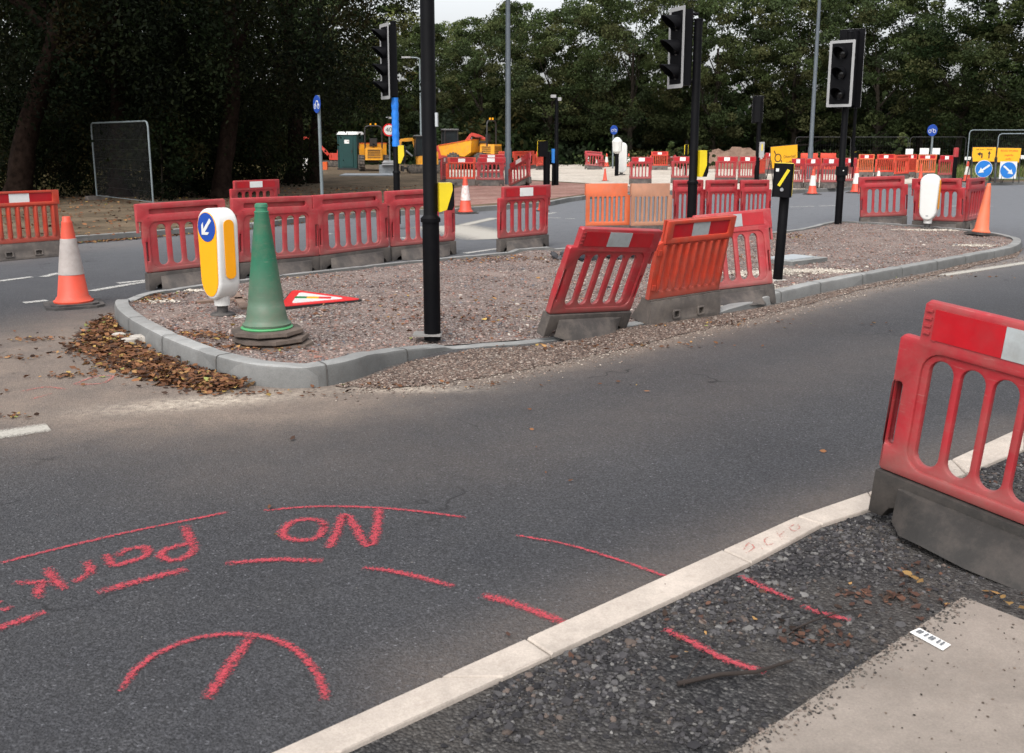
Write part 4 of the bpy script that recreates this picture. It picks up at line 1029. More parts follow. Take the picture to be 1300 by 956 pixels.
for i, (c0, c1) in enumerate([(-.33, -.10), (-.10, .13), (.13, .36)]):
    m.cur = i; p0, p1 = e1*L1*c0, e1*L1*c1; w = .05
    slabpoly(m, [p0-e2*w+Vector((0, 0, .015)), p1-e2*w+Vector((0, 0, .015)), p1+e2*w+Vector((0, 0, .015)), p0+e2*w+Vector((0, 0, .015))], .004)
m.build('pictogram', ['signgreen', 'amber', 'signred'], t)

# timber, manhole, lumps
def plank(name, a, b, w, h, label, mat='wood', cat='plank'):
    a, b = Vector(a), Vector(b); m = MB(); L_ = (b-a).length; ang = math.atan2((b-a).y, (b-a).x)
    m.box((0, 0, h/2), (L_, w, h), None, .004); o_ = m.build(name, mat); o_.location = (a+b)/2; o_.rotation_euler.z = ang; return tag(o_, label, cat)
plank('timber_board', G(250, 386, .09), G(312, 381, .09), .10, .03, 'weathered board half buried behind the amber bollard')
plank('timber_board', G(296, 372, .09), G(312, 394, .09), .08, .03, 'short board crossing behind the green cone')
mc_ = G(1008, 332, .1); t = thing('manhole_cover', 'grey plate access cover in a concrete frame on the island', 'manhole', (mc_.x, mc_.y, isl_z(mc_.x, mc_.y)), R(38))
m = MB(); m.box((0, 0, .02), (.80, .52, .07), None, .02); m.build('frame', 'kerb', t); m = MB(); m.box((-.04, .03, .063), (.58, .36, .014), None, .01); m.build('cover', 'galv', t)
p_ = []
for x in (705, 712, 740, 748, 755, 770, 779, 788, 797, 805): 
    q = G(x, 330-random.random()*4, .1); p_.append((q.x, q.y, .12))
p_ = np.array(p_*3)+rng.normal(size=(30, 3))*(.06, .05, .02)
o = stones('rubber_lumps', p_, rng.uniform(.04, .075, 30), pal(30, [(.03, .035, .045), (.06, .06, .065)]), 'black broken lumps lying behind the leaning red barrier', 'rubble', .9)

# ------------------------------------------------------------------ poles and signals
def pole_mesh(h, r0, r1, joint, base=True, seg=20):
    m = MB(); m.lathe([(r0, 0), (r0, joint-.03), (r0+.012, joint-.03), (r0+.012, joint), (r1+.004, joint+.02), (r1, joint+.03), (r1, h-.02), (r1+.006, h-.02), (r1+.006, h), (0, h+.015)], seg); return m
def signal_head(parent, n, width, hgt, yaw, z, off, bw=.06):
    """signal head: local -y is the way it faces"""
    h = bpy.data.objects.new('signal_head', None)
    m = MB(); m.box((0, .10, 0), (width*.60, .20, hgt*.93), None, .03)
    hd = m.build('signal_head', 'blackplastic', parent, 30); hd.location = (off[0], off[1], z); hd.rotation_euler.z = yaw
    m = MB(); m.box((0, -.002, 0), (width, .006, hgt), None, .015); m.build('backing_board', 'blackplastic', hd)
    m = MB(); m.plate(rrect(-width/2-.002, width/2+.002, -hgt/2-.002, hgt/2+.002, .02, 3), [rrect(-width/2+bw, width/2-bw, -hgt/2+bw, hgt/2-bw, .01, 2)], -.009, .006, .001); m.build('border', 'bordergrey', hd)
    stp = (hgt-2*bw)/n
    for i in range(n):
        zc = hgt/2-bw-stp*(i+.5); r = min(.115, stp*.42)
        m = MB(); seg = 24; vs = []; fs = []
        for k in range(seg+1):
            a_ = R(-60+300*k/seg); dep = .06+.20*max(0, (math.sin(a_)+.55)/1.55)
            for rr_, dd_ in ((r, 0), (r*.97, dep), (r*.93, dep), (r*.93, 0)): vs.append((rr_*math.cos(a_), -.006-dd_, zc+rr_*math.sin(a_)))
        fs = [(k*4+j, (k+1)*4+j, (k+1)*4+j+1, k*4+j+1) for k in range(seg) for j in range(3)]
        m.add(vs, fs); m.build('visor', 'blackplastic', hd, 60)
        m = MB(); m.lathe([(r*.92, 0), (r*.7, .02), (0, .03)], 20, Matrix.Translation((0, -.004, zc)) @ Matrix.Rotation(math.pi/2, 4, 'X')); m.build('lens', 'lens', hd, 60)
    return hd
def pushbox(parent, z, yaw, off, mark=True, w=.20, h=.30, d=.13):
    m = MB(); m.box((0, 0, 0), (w, d, h), None, .025); b = m.build('push_button_box', 'blackplastic', parent, 30); b.location = (off[0], off[1], z); b.rotation_euler.z = yaw
    m = MB(); m.plate(rrect(-w/2-.004, w/2+.004, -h/2+.0, h/2+.006, .02, 3), [], d*.32, .03, .004)
    m.build('yellow_casing', 'yellow', b, 30)
    if mark:
        m = MB(); m.box((0, 0, 0), (.033, .006, .21), Matrix.Translation((.01, -d/2-.002, .03)) @ Matrix.Rotation(R(28), 4, 'Y')); m.build('tape', 'yellow', b)
        m = MB(); m.box((-.065, -d/2-.002, .115), (.035, .005, .035)); m.build('sticker', 'white', b)
        m = MB(); m.lathe([(.022, 0), (.018, .012)], 16, Matrix.Translation((-.0, -d/2, -.105)) @ Matrix.Rotation(math.pi/2, 4, 'X')); m.build('button', 'steel', b)
    return b
# tall near pole
PB = G(549, 424, .1)
t = thing('signal_pole', 'tall thick black pole with a collar, standing in front between cone and barriers', 'pole', (PB.x, PB.y, .05))
jz = AT(549, 277, PB.y).z
m = pole_mesh(4.3, .070, .058, jz-.05, seg=32); m.build('pole', 'blackpole', t, 40)
m = MB(); m.box((-.04, .0, .05), (.24, .17, .016), None, .01); m.build('base_plate', 'galvdull', t)
bx = MB(); bz = AT(570, 250, PB.y).z
bx.prism([(-.06, .115), (.045, .115), (.05, .06), (.0, -.10), (-.06, -.12)], -.075, .075, 'y'); q = bx.build('push_button_box', 'yellow', t, 30); q.location = (.125, .0, bz-.05); q.rotation_euler.z = R(12)
bx = MB(); bx.prism([(.046, .11), (.062, .10), (.062, -.07), (.045, -.105), (.001, -.105), (.051, .06)], -.07, .07, 'y'); bx.build('box_face', 'blackplastic', q, 30)
s = MB(); s.box((0, 0, 0), (.02, .10, .11)); o_ = s.build('sticker', 'galv', t); o_.location = (.062, 0, AT(560, 152, PB.y).z-.05)
# three signals on poles
def signal(px_base, Y, base_z, head_px, top_y, bot_y, n, yaw, label, ptop_y=None, bw=.055, r=.057, wrap=None, lean=0, width=.46, hoff=None):
    base = AT(px_base, 0, Y); ztop = AT(0, top_y, Y).z; zbot = AT(0, bot_y, Y).z
    hx = AT(head_px, (top_y+bot_y)/2, Y).x-base.x
    t = thing('traffic_signal', label, 'traffic signal', (base.x, Y, base_z))
    ph = (AT(0, ptop_y, Y).z if ptop_y else ztop)-base_z
    m = pole_mesh(ph, r*1.15, r, 1.0, seg=20); m.build('pole', 'blackpole', t, 40)
    zc = (ztop+zbot)/2-base_z
    hd = signal_head(t, n, width, ztop-zbot, yaw, zc, (hx, hoff or 0), bw)
    m = MB()
    for dz in (.42, -.42): m.tube([(0, 0, zc+dz*(ztop-zbot)), (hx*.8, (hoff or 0)+.08, zc+dz*(ztop-zbot))], .02, 8)
    m.build('bracket', 'blackplastic', t)
    return t, zc, hx
t, zc, hx = signal(504, 19.5, .1, 489, 30, 126, 4, R(-62), 'four aspect traffic signal on a pole wrapped in bright blue film', 27, .06, .055)
z0, z1 = AT(0, 124, 19.5).z-.1, AT(0, 186, 19.5).z-.1
m = MB(); rr_ = []; 
for k in range(16): rr_.append((.066+.006*math.sin(k*2.1)+.003*random.random(), z1+(z0-z1)*k/15))
m.lathe([(.05, z1)]+rr_+[(.05, z0)], 20); m.build('blue_wrap', 'bluewrap', t, 60)
z_ = AT(0, 196, 19.5).z-.1; m = MB(); m.prism([(-.06, .17), (.05, .17), (.055, -.02), (-.01, -.17), (-.06, -.17)], -.09, .09, 'y'); q = m.build('push_button_box', 'yellow', t, 30); q.location = (.11, 0, z_)
m = MB(); m.prism([(.051, .17), (.075, .15), (.075, -.10), (.05, -.17), (-.009, -.17), (.056, -.02)], -.085, .085, 'y'); m.build('box_face', 'blackplastic', q, 30)
t, zc, hx = signal(878, 15.2, .085, 859, 9, 112, 3, R(-70), 'three aspect traffic signal facing left on the centre black pole', 24, .055, .062)
z_ = AT(0, 208, 15.2).z-.085; m = MB(); m.prism([(-.06, .20), (.05, .20), (.055, -.02), (-.01, -.19), (-.06, -.19)], -.09, .09, 'y'); q = m.build('push_button_box', 'yellow', t, 30); q.location = (.12, 0, z_); q.rotation_euler.z = R(10)
m = MB(); m.prism([(.051, .20), (.085, .18), (.085, -.12), (.06, -.19), (-.009, -.19), (.056, -.02)], -.085, .085, 'y'); m.build('box_face', 'blackplastic', q, 30)
YS = 19.6
t, zc, hx = signal(1066, YS, .085, 1065, 52, 136, 3, R(-42), 'three aspect traffic signal with wide grey border on the right hand pole', 40, .05, .06, width=.50, hoff=-.12)
hd2 = signal_head(t, 3, .50, AT(0, 34, YS).z-AT(0, 136, YS).z, R(140), zc+.12, (AT(1086, 85, YS).x-AT(1066, 0, YS).x, .30), .05)
m = MB(); m.tube([(.28, .25, 1.1), (.28, .25, zc+.6)], .03, 10); m.build('riser', 'blackpole', t, 40)
z_ = AT(0, 217, YS).z-.085; m = MB(); m.box((0, -.03, z_), (.20, .16, .17), None, .02); m.lathe([(.085, z_-.20), (.085, z_-.08)], 16); m.build('clamp_box', 'blackplastic', t, 30)
m = MB(); m.lathe([(.012, 0), (.012, .01)], 10, Matrix.Translation((.0, -.112, z_+.01)) @ Matrix.Rotation(math.pi/2, 4, 'X')); m.build('indicator', 'white', t)
# push-button post
Q = G(987, 356, .085); t = thing('push_button_post', 'short black pedestrian post with a box crossed by yellow tape on the island', 'post', (Q.x, Q.y, .05)); t.rotation_euler = (0, R(1.8), 0)
m = MB(); m.lathe([(.055, 0), (.055, 1.27), (.05, 1.28), (0, 1.28)], 20); m.build('post', 'blackpole', t, 40)
m = MB(); m.box((-.02, 0, .035), (.20, .15, .03), Matrix.Rotation(R(20), 4, 'Z'), .01); m.build('base_plate', 'concretebase', t)
pushbox(t, 1.20, R(-18), (-.06, -.09), True, .215, .38, .15)

def column(px, ybase, ytop, r0, r1, label, name='lamp_column', mat='darkgreypole', zb=.1, x_top=None, arm=None, Y=None, cat='lamp post'):
    b = G(px, ybase, zb) if Y is None else AT(px, 0, Y); Yb = b.y; b = AT(px, 0, Yb); zt = AT(px, ytop, Yb).z
    t = thing(name, label, cat, (b.x, Yb, zb)); hh = zt-zb
    m = MB(); m.lathe([(r0*1.25, 0), (r0*1.25, min(1.3, hh*.3)), (r0, min(1.35, hh*.31)), (r1, hh), (0, hh+.01)], 14); m.build('pole', mat, t, 40)
    if arm:
        m = MB(); m.tube([(0, 0, hh), (arm*.3, 0, hh+.08), (arm, 0, hh+.1)], r1*.9, 8); m.build('arm', mat, t)
        m = MB(); m.box((arm*1.15, 0, hh+.10), (.55*abs(arm)/max(.6, abs(arm)), .2, .09), None, .03); m.build('lamp_head', 'bordergrey', t)
    return t
column(645, 0, -60, .10, .075, 'grey lamp column rising out of the frame beside the dumper', Y=37, arm=-.8)
column(1028, 0, -60, .085, .06, 'thin grey lamp column rising out of the frame left of the right hand signal', Y=42, arm=-.8)
column(535, 0, 75, .06, .045, 'slender distant lamp column with small lamp, left of the tall black pole', mat='greypole', Y=62, arm=-.7)
t = column(706, 0, 124, .075, .06, 'thin black detector pole behind the short black post', 'detector_pole', 'blackpole', Y=36.5, cat='pole')
hh = AT(706, 124, 36.5).z-.1; m = MB(); m.box((-.12, 0, hh+.05), (.2, .12, .1), None, .02); m.box((.1, .0, hh-.05), (.14, .12, .12), None, .02); m.build('detector', 'bordergrey', t)
t = thing('push_button_post', 'short far black post with yellow edged box, left of the detector pole', 'post', tuple(AT(694, 0, 36))[:2]+(.1,))
m = MB(); m.lathe([(.12, 0), (.12, 1.2), (0, 1.2)], 12); m.build('post', 'blackpole', t, 40); pushbox(t, 1.3, R(30), (-.15, -.1), False, .35, .55, .2)
t = thing('control_post', 'thin blue and yellow unit on a far black post', 'post', tuple(AT(702, 0, 36.2))[:2]+(.1,))
m = MB(); m.lathe([(.04, 0), (.04, 1.3)], 8); m.build('post', 'blackpole', t); m = MB(); m.box((0, -.06, 1.05), (.12, .1, .5), None, .02); m.build('unit', 'bluelight', t)
def disc_sign(px, yb, ytop, label, yaw=0, Y=None, rad=.2, polew=.03, bike=True):
    b = AT(px, 0, Y); zt = AT(px, ytop, Y).z-.1
    t = thing('cycle_route_sign', label, 'road sign', (b.x, Y, .1))
    m = MB(); m.lathe([(polew, 0), (polew, zt), (0, zt+.005)], 12); m.build('pole', 'greypole', t, 40)
    T = Matrix.Translation((0, 0, zt-rad)) @ Matrix.Rotation(yaw, 4, 'Z')
    m = MB(); m.plate(circ(0, 0, rad, 28), [], -polew-.008, .008, .001, 1, T); m.build('disc', 'blue', t)
    m = MB(); y_ = -polew-.014
    for cx_ in (-.09, .09): m.plate(circ(cx_*rad/.2, -.04, .06*rad/.2, 16), [circ(cx_*rad/.2, -.04, .045*rad/.2, 16)], y_, .004, 0, 0, T)
    m.plate([(-.02, .07), (.06, .07), (.09, -.04), (.07, -.04), (.045, .05), (-.02, .05)], [], y_-.001, .004, 0, 0, T); m.plate([(-.09, -.045), (-.035, .045), (-.015, .045), (-.07, -.045)], [], y_-.002, .004, 0, 0, T)
    m.build('bicycle_symbol', 'white', t)
    return t
disc_sign(409, 0, 121, 'blue disc cycle sign on a grey post, left of the green portable toilet', R(-55), 20, .17, .032)
disc_sign(778, 0, 159, 'small blue disc sign on a thin post in front of the dark wood', R(30), 58, .26, .05)
disc_sign(1181, 0, 158, 'blue disc sign on a pale post above the far right barriers', R(-58), 46, .26, .045)
# far signal heads
t = thing('traffic_signal', 'distant dark traffic signal seen from behind, left of the roundabout sign', 'traffic signal', tuple(AT(961, 0, 40))[:2]+(.1,))
m = pole_mesh(AT(0, 124, 40).z-.1, .10, .08, .8, seg=12); m.build('pole', 'blackpole', t); signal_head(t, 3, .42, 1.05, R(165), AT(0, 139, 40).z-.1, (-.06, .1), .04)
m = MB(); m.box((.12, -.12, AT(0, 190, 40).z-.1), (.2, .1, .6), None, .02); m.build('label_board', 'bordergrey', t); m = MB(); m.box((.12, -.175, AT(0, 187, 40).z-.1), (.05, .006, .25), Matrix.Identity(4)); m.build('tape', 'yellow', t)
t = thing('push_button_post', 'distant post with a slim yellow box, left of the centre black pole', 'post', tuple(AT(871, 0, 44))[:2]+(.1,)); m = MB(); m.lathe([(.06, 0), (.06, 1.6)], 10); m.build('post', 'blackpole', t); pushbox(t, AT(0, 190, 44).z-.1, R(200), (-.05, -.08), False, .18, .42, .14)
t = thing('push_button_post', 'distant post with a yellow and black box right of the right hand signal', 'post', tuple(AT(1084, 0, 43))[:2]+(.1,)); m = MB(); m.lathe([(.05, 0), (.05, 1.3)], 10); m.build('post', 'blackpole', t); pushbox(t, AT(0, 199, 43).z-.1, R(20), (0, -.1), False, .16, .4, .12)
t = thing('marker_post', 'small black post with a red top right of the far red barrier', 'post', tuple(AT(1212, 0, 40))[:2]+(.1,)); m = MB(); m.lathe([(.08, 0), (.08, .95)], 10); m.build('post', 'blackpole', t); m = MB(); m.lathe([(.10, .95), (.10, 1.3), (0, 1.32)], 10); m.build('cap', 'red', t)
# far white bollard with covered signal
w = AT(789, 0, 46); t = thing('covered_post', 'black post with a white bag over its top beside the far white bollard', 'post', (AT(783, 0, 46).x, 46, .1))
m = MB(); m.lathe([(.09, 0), (.09, 1.2)], 10); m.build('post', 'blackpole', t); m = MB(); m.lathe([(.10, 1.0), (.20, 1.1), (.22, 1.35), (.24, 1.55), (.10, 1.72), (0, 1.74)], 9); o_ = m.build('bag', 'white', t)
t = thing('white_bollard', 'plain white far bollard beside the bagged post', 'bollard', (AT(789, 0, 47).x, 47, .1)); m = MB(); m.plate(rrect(-.24, .24, .12, 1.5, .2, 8), [], 0, .2, .04, 2); m.build('shell', 'white', t, 50); m = MB(); m.lathe([(.2, 0), (.2, .05), (.08, .06), (.08, .14)], 16); m.build('base', 'conebase', t)
# far speed sign
b = AT(495, 0, 52); t = thing('speed_limit_sign', 'small round speed limit sign reading 40 beside the blue wrapped pole', 'road sign', (b.x, 52, .1)); zc = AT(0, 165, 52).z-.1
m = MB(); m.lathe([(.04, 0), (.04, zc)], 8); m.build('pole', 'greypole', t); m = MB(); m.plate(circ(0, zc, .32, 28), [], -.06, .01, .001); m.build('border', 'signred', t)
m = MB(); m.plate(circ(0, zc, .25, 28), [], -.072, .01, .001); m.build('face', 'white', t); m = MB(); m.text('40', .34, Matrix.Translation((0, -.082, zc))); m.build('digits', 'signblack', t)
m = MB(); m.box((0, -.05, zc+.6), (.28, .04, .1)); m.build('plate', 'bordergrey', t)

# yellow signs
def frame_sign(px0, px1, y0, y1, Y, label, mat='signyellow', yaw=0, legs=True, rollr=0):
    a, b = AT(px0, y0, Y), AT(px1, y1, Y); cx_ = (a.x+b.x)/2; W_, H2 = b.x-a.x, a.z-b.z; W_ = W_/max(.3, math.cos(yaw))
    t = thing('temporary_sign', label, 'road sign', (cx_, Y, .1), yaw); zc = (a.z+b.z)/2-.1
    if rollr: t.rotation_euler = (0, rollr, yaw)
    m = MB(); m.box((0, .01, zc), (W_+.04, .02, H2+.04), None, .01); m.build('backing', 'signblack', t)
    m = MB(); m.box((0, -.004, zc), (W_, .006, H2), None, .01); m.build('face', mat, t)
    if legs:
        m = MB()
        for sx in (-1, 1):
            m.tube([(sx*W_*.48, .02, zc), (sx*W_*.5, -.12, 0)], .018, 6); m.tube([(sx*W_*.48, .03, zc), (sx*W_*.5, .35, 0)], .018, 6)
        m.build('frame', 'signblack', t)
    return t, W_, H2, zc
t, W_, H2, zc = frame_sign(979, 1016, 185, 212, 36, 'tilted yellow roundabout diversion sign behind the push button post', yaw=R(25), rollr=R(-4))
m = MB(); cz = zc-.04*H2; cx_ = -W_*.24; ring_o, ring_i = circ(cx_, cz, .15, 24), circ(cx_, cz, .115, 24)
m.plate(ring_o, [ring_i], -.012, .006, 0, 0); m.plate([(cx_-.10, cz+.12), (cx_-.07, cz+.10), (cx_-.15, cz+.27), (cx_-.19, cz+.25)], [], -.0135, .006, 0, 0)
m.box((cx_+.15, -.0148, cz-.16), (.04, .006, .14)); m.build('roundabout_symbol', 'signblack', t)
m = MB(); m.text('Diverted', .15, Matrix.Translation((W_*.2, -.010, zc-.02))); m.text('traffic', .13, Matrix.Translation((W_*.18, -.010, zc-.22))); m.build('lettering', 'signblack', t)
def arrowpts(cx_, cz, s, ang, w=.15, hw=.42):
    a_ = math.radians(ang); dx, dz = math.cos(a_), math.sin(a_)
    f = lambda u, v: (cx_+s*(u*dx-v*dz), cz+s*(u*dz+v*dx))
    return [f(-1, -w), (f(.25, -w)), f(.25, -hw-.0), f(1, 0), f(.25, hw), f(.25, w), f(-1, w)]
YW = 38.6
t, W_, H2, zc = frame_sign(1235, 1263, 187, 205, YW, 'yellow sign with a left turn arrow and an upright arrow, left of its twin')
m = MB(); m.plate([(-.26, zc+.02), (-.14, zc+.10), (-.14, zc+.045), (.0-.05, zc+.045), (-.05, zc-.14), (-.01-.09+.0, zc-.14), (-.10, zc-.005), (-.14, zc-.005), (-.14, zc-.06)], [], -.012, .006, 0, 0); m.plate(arrowpts(.2, zc-.01, .14, 90), [], -.012, .006, 0, 0); m.build('arrows', 'signblack', t)
m = MB(); m.text('Left turn', .08, Matrix.Translation((-.17, -.010, zc+.19))); m.text('Ahead', .08, Matrix.Translation((.2, -.010, zc+.19))); m.build('lettering', 'signblack', t)
t, W_, H2, zc = frame_sign(1266, 1294, 188, 206, YW, 'yellow sign with small red lettering, right of its twin', rollr=R(1))
m = MB(); m.text('ROAD WORKS', .10, Matrix.Translation((0, -.010, zc+.16))); m.text('single file', .09, Matrix.Translation((0, -.010, zc+.0))); m.text('traffic', .09, Matrix.Translation((0, -.010, zc-.14))); m.build('lettering', 'signred', t)
def blue_arrow(px, py, r_px, ang, label, square=False):
    c = AT(px, py, YW-.25); r = r_px/F*YW; t = thing('keep_side_sign', label, 'road sign', (c.x, YW-.25, .1)); zc = c.z-.1
    m = MB(); 
    if square: m.box((0, .012, zc), (r*2.15, .012, r*2.15))
    else: m.plate(circ(0, zc, r*1.06, 32), [], .012, .012, .001)
    m.build('backing', 'white', t); m = MB(); m.plate(circ(0, zc, r, 32), [], .0, .008, .001); m.build('disc', 'bluelight', t)
    m = MB(); m.plate(arrowpts(0, zc, r*.82, ang, .14, .42), [], -.009, .006, 0, 0); m.build('arrow', 'white', t)
    m = MB(); m.tube([(-r*.7, .03, zc), (-r*.8, 0, 0)], .015, 6); m.tube([(r*.7, .03, zc), (r*.8, 0, 0)], .015, 6); m.tube([(0, .03, zc), (0, .4, 0)], .015, 6); m.build('stand', 'signblack', t)
blue_arrow(1249, 214.5, 10.2, 215, 'blue disc with white arrow pointing down left, under the left yellow sign')
blue_arrow(1280, 216, 9.8, -40, 'blue disc on a white square with arrow pointing down right', True)
for x0, x1, y0, y1, lbl in [(1150, 1159, 189, 196, 'leftmost small white board on the far fence'), (1168, 1179, 188, 196, 'middle small white board on the far fence'), (1182, 1193, 188, 196, 'small white board on the far fence right of the blue disc post'), (1225, 1233, 199, 203, 'white board beside the left edge of the mesh panels'), (1296, 1312, 197, 202, 'white board at the right edge behind the mesh panels')]:
    a, b = AT(x0, y0, 47.8), AT(x1, y1, 47.8); m = MB(); m.box((0, 0, 0), (b.x-a.x, .02, a.z-b.z), None, .01); o_ = m.build('white_board', 'reflwhite_hi', loc=((a.x+b.x)/2, 47.8, (a.z+b.z)/2)); tag(o_, lbl, 'board', 'white boards on the far fence')

# ------------------------------------------------------------------ mesh fences
def mesh_panel(a, b, h, label, sp=.075, group='steel mesh fence panels', wr=.0026, lean=0, fm='steel'):
    a, b = Vector(a), Vector(b); L_ = (b-a).length; ang = math.atan2((b-a).y, (b-a).x)
    t = thing('mesh_fence_panel', label, 'fence', (a.x, a.y, a.z), ang, group); t.rotation_euler = (lean, 0, ang)
    r = .022; c = .12
    m = MB(); m.tube([(0, 0, 0), (0, 0, h-c), (c*.3, 0, h-c*.3), (c, 0, h), (L_-c, 0, h), (L_-c*.3, 0, h-c*.3), (L_, 0, h-c), (L_, 0, 0)], r if fm == 'steel' else .016, 8); m.tube([(0, 0, .12), (L_, 0, .12)], .010, 6); m.build('frame', 'greypole' if fm == 'steel' else fm, t, 40)
    m = MB()
    for k in range(1, int(L_/sp)): m.tube([(k*sp, 0, .12), (k*sp, 0, h)], wr, 3, False)
    for k in range(1, int((h-.12)/.25)): m.tube([(0, .003, .12+k*.25), (L_, .003, .12+k*.25)], wr, 3, False)
    m.build('wire_mesh', 'wire', t)
    for x_ in (0, L_):
        m = MB(); m.box((x_, 0, .05), (.22, .6, .12), None, .03); m.build('foot', 'footlight', t)
    return t
fy = 24.5
mesh_panel((AT(193, 0, fy).x-2.6, fy+3.0, .1), (AT(193, 0, fy).x, fy, .1), 2.05, 'mesh fence panel with rounded top corner in front of the left tree trunks')
mesh_panel(tuple(AT(1227, 0, 41))[:2]+(.1,), (AT(1227, 0, 41).x+3.4, 41, .1), 2.0, 'taller mesh panel with rounded corner behind the yellow signs')
mesh_panel(tuple(AT(1264, 0, 40))[:2]+(.1,), (AT(1264, 0, 40).x+3.4, 39.6, .1), 1.85, 'mesh panel behind the right yellow sign')
fx = AT(1226, 0, 48.5).x
for k, lbl in enumerate(['distant mesh panel ending left of the yellow signs', 'distant mesh panel behind the blue disc post', 'distant mesh panel right of the right hand signal pole']):
    mesh_panel((fx-2.7*(k+1), 48.6+.15*k, .1), (fx-2.7*k-.08, 48.5+.15*k, .1), 1.75, lbl, .12, fm='wire')

# ------------------------------------------------------------------ machines
def Tm(x, y, z): return Matrix.Translation((x, y, z))
RX = Matrix.Rotation(math.pi/2, 4, 'X')
def wheel(parent, x, y, r, w):
    m = MB(); m.lathe([(r*.55, -w/2), (r*.9, -w/2), (r, -w*.36), (r, w*.36), (r*.9, w/2), (r*.55, w/2)], 24, RX)
    for k in range(16):
        a_ = 2*math.pi*k/16; m.box((0, 0, r+.012), (.07, w*.9, .05), Matrix.Rotation(a_, 4, 'Y'))
    wh = m.build('wheel', 'tyre', parent, 35); wh.location = (x, y, r)
    m = MB(); m.lathe([(0, -w*.3), (r*.2, -w*.42), (r*.5, -w*.3), (r*.56, -w*.48), (r*.56, w*.48), (r*.5, w*.3), (0, w*.3)], 16, RX); m.build('rim', 'tyre', wh, 35)
def rops(parent, x, w, z0, z1, lean=0):
    m = MB(); c = .22; m.tube([(x, -w/2, z0), (x+lean, -w/2, z1-c), (x+lean, -w/2+c*.3, z1-c*.3), (x+lean, -w/2+c, z1), (x+lean, w/2-c, z1), (x+lean, w/2-c*.3, z1-c*.3), (x+lean, w/2, z1-c), (x, w/2, z0)], .045, 10); m.build('roll_bar', 'signblack', parent, 60)
def dumper(loc, yaw, label, s=1.0):
    t = thing('site_dumper', label, 'dumper', loc, yaw); t.scale = (s, s, s)
    for x in (-.95, .75):
        for y in (-.72, .72): wheel(t, x, y, .46, .36)
    m = MB(); m.box((-.1, 0, .62), (2.3, .6, .25), None, .03); m.build('chassis', 'signblack', t)
    m = MB(); P0 = [(-1.95, 1.32), (-1.75, .78), (-.25, .72), (.15, .95), (.2, 1.62), (-.6, 1.52)]
    m.prism(P0, -.80, .80, 'y'); m.build('skip', 'machyellow', t)
    m = MB(); m.prism([(-1.93, 1.335), (.22, 1.66), (.22, 1.62), (-1.93, 1.29)], -.83, .83, 'y'); m.build('skip_lip', 'machorange', t)
    m = MB(); m.box((.95, 0, 1.02), (.95, 1.05, .72), None, .08, (.94, .94)); bd = m.build('engine_cover', 'machyellow', t, 40)
    m = MB()
    for k in range(5): m.box((1.41, 0, .8+.11*k), (.04, .75, .045)); m.box((.95, -.515, .8+.11*k), (.55, .03, .04))
    m.build('grille', 'signblack', bd)
    m = MB(); m.box((.55, 0, 1.50), (.45, .45, .12), None, .05); m.box((.78, 0, 1.72), (.12, .45, .42), None, .04); m.build('seat', 'signblack', t)
    m = MB(); m.tube([(.2, 0, 1.3), (.28, 0, 1.75)], .03, 8); m.lathe([(.17, 0), (.19, .02), (.17, .04)], 16, Tm(.28, 0, 1.75)); m.build('steering_wheel', 'signblack', t)
    rops(t, 1.0, 1.0, 1.3, 2.65)
    m = MB(); m.lathe([(.05, 2.69), (.05, 2.8)], 8, Tm(1.0, -.15, 0)); m.lathe([(.05, 2.69), (.05, 2.8)], 8, Tm(1.0, .15, 0)); m.build('beacon', 'amber', t)
    return t
b = AT(604, 0, 56); dumper((b.x, 56, .1), R(-28), 'orange and yellow site dumper with roll bar, skip facing left')
b = AT(474, 0, 54); dumper((b.x, 54, .1), R(-80), 'yellow dumper seen from behind beside the green portable toilet', .88)
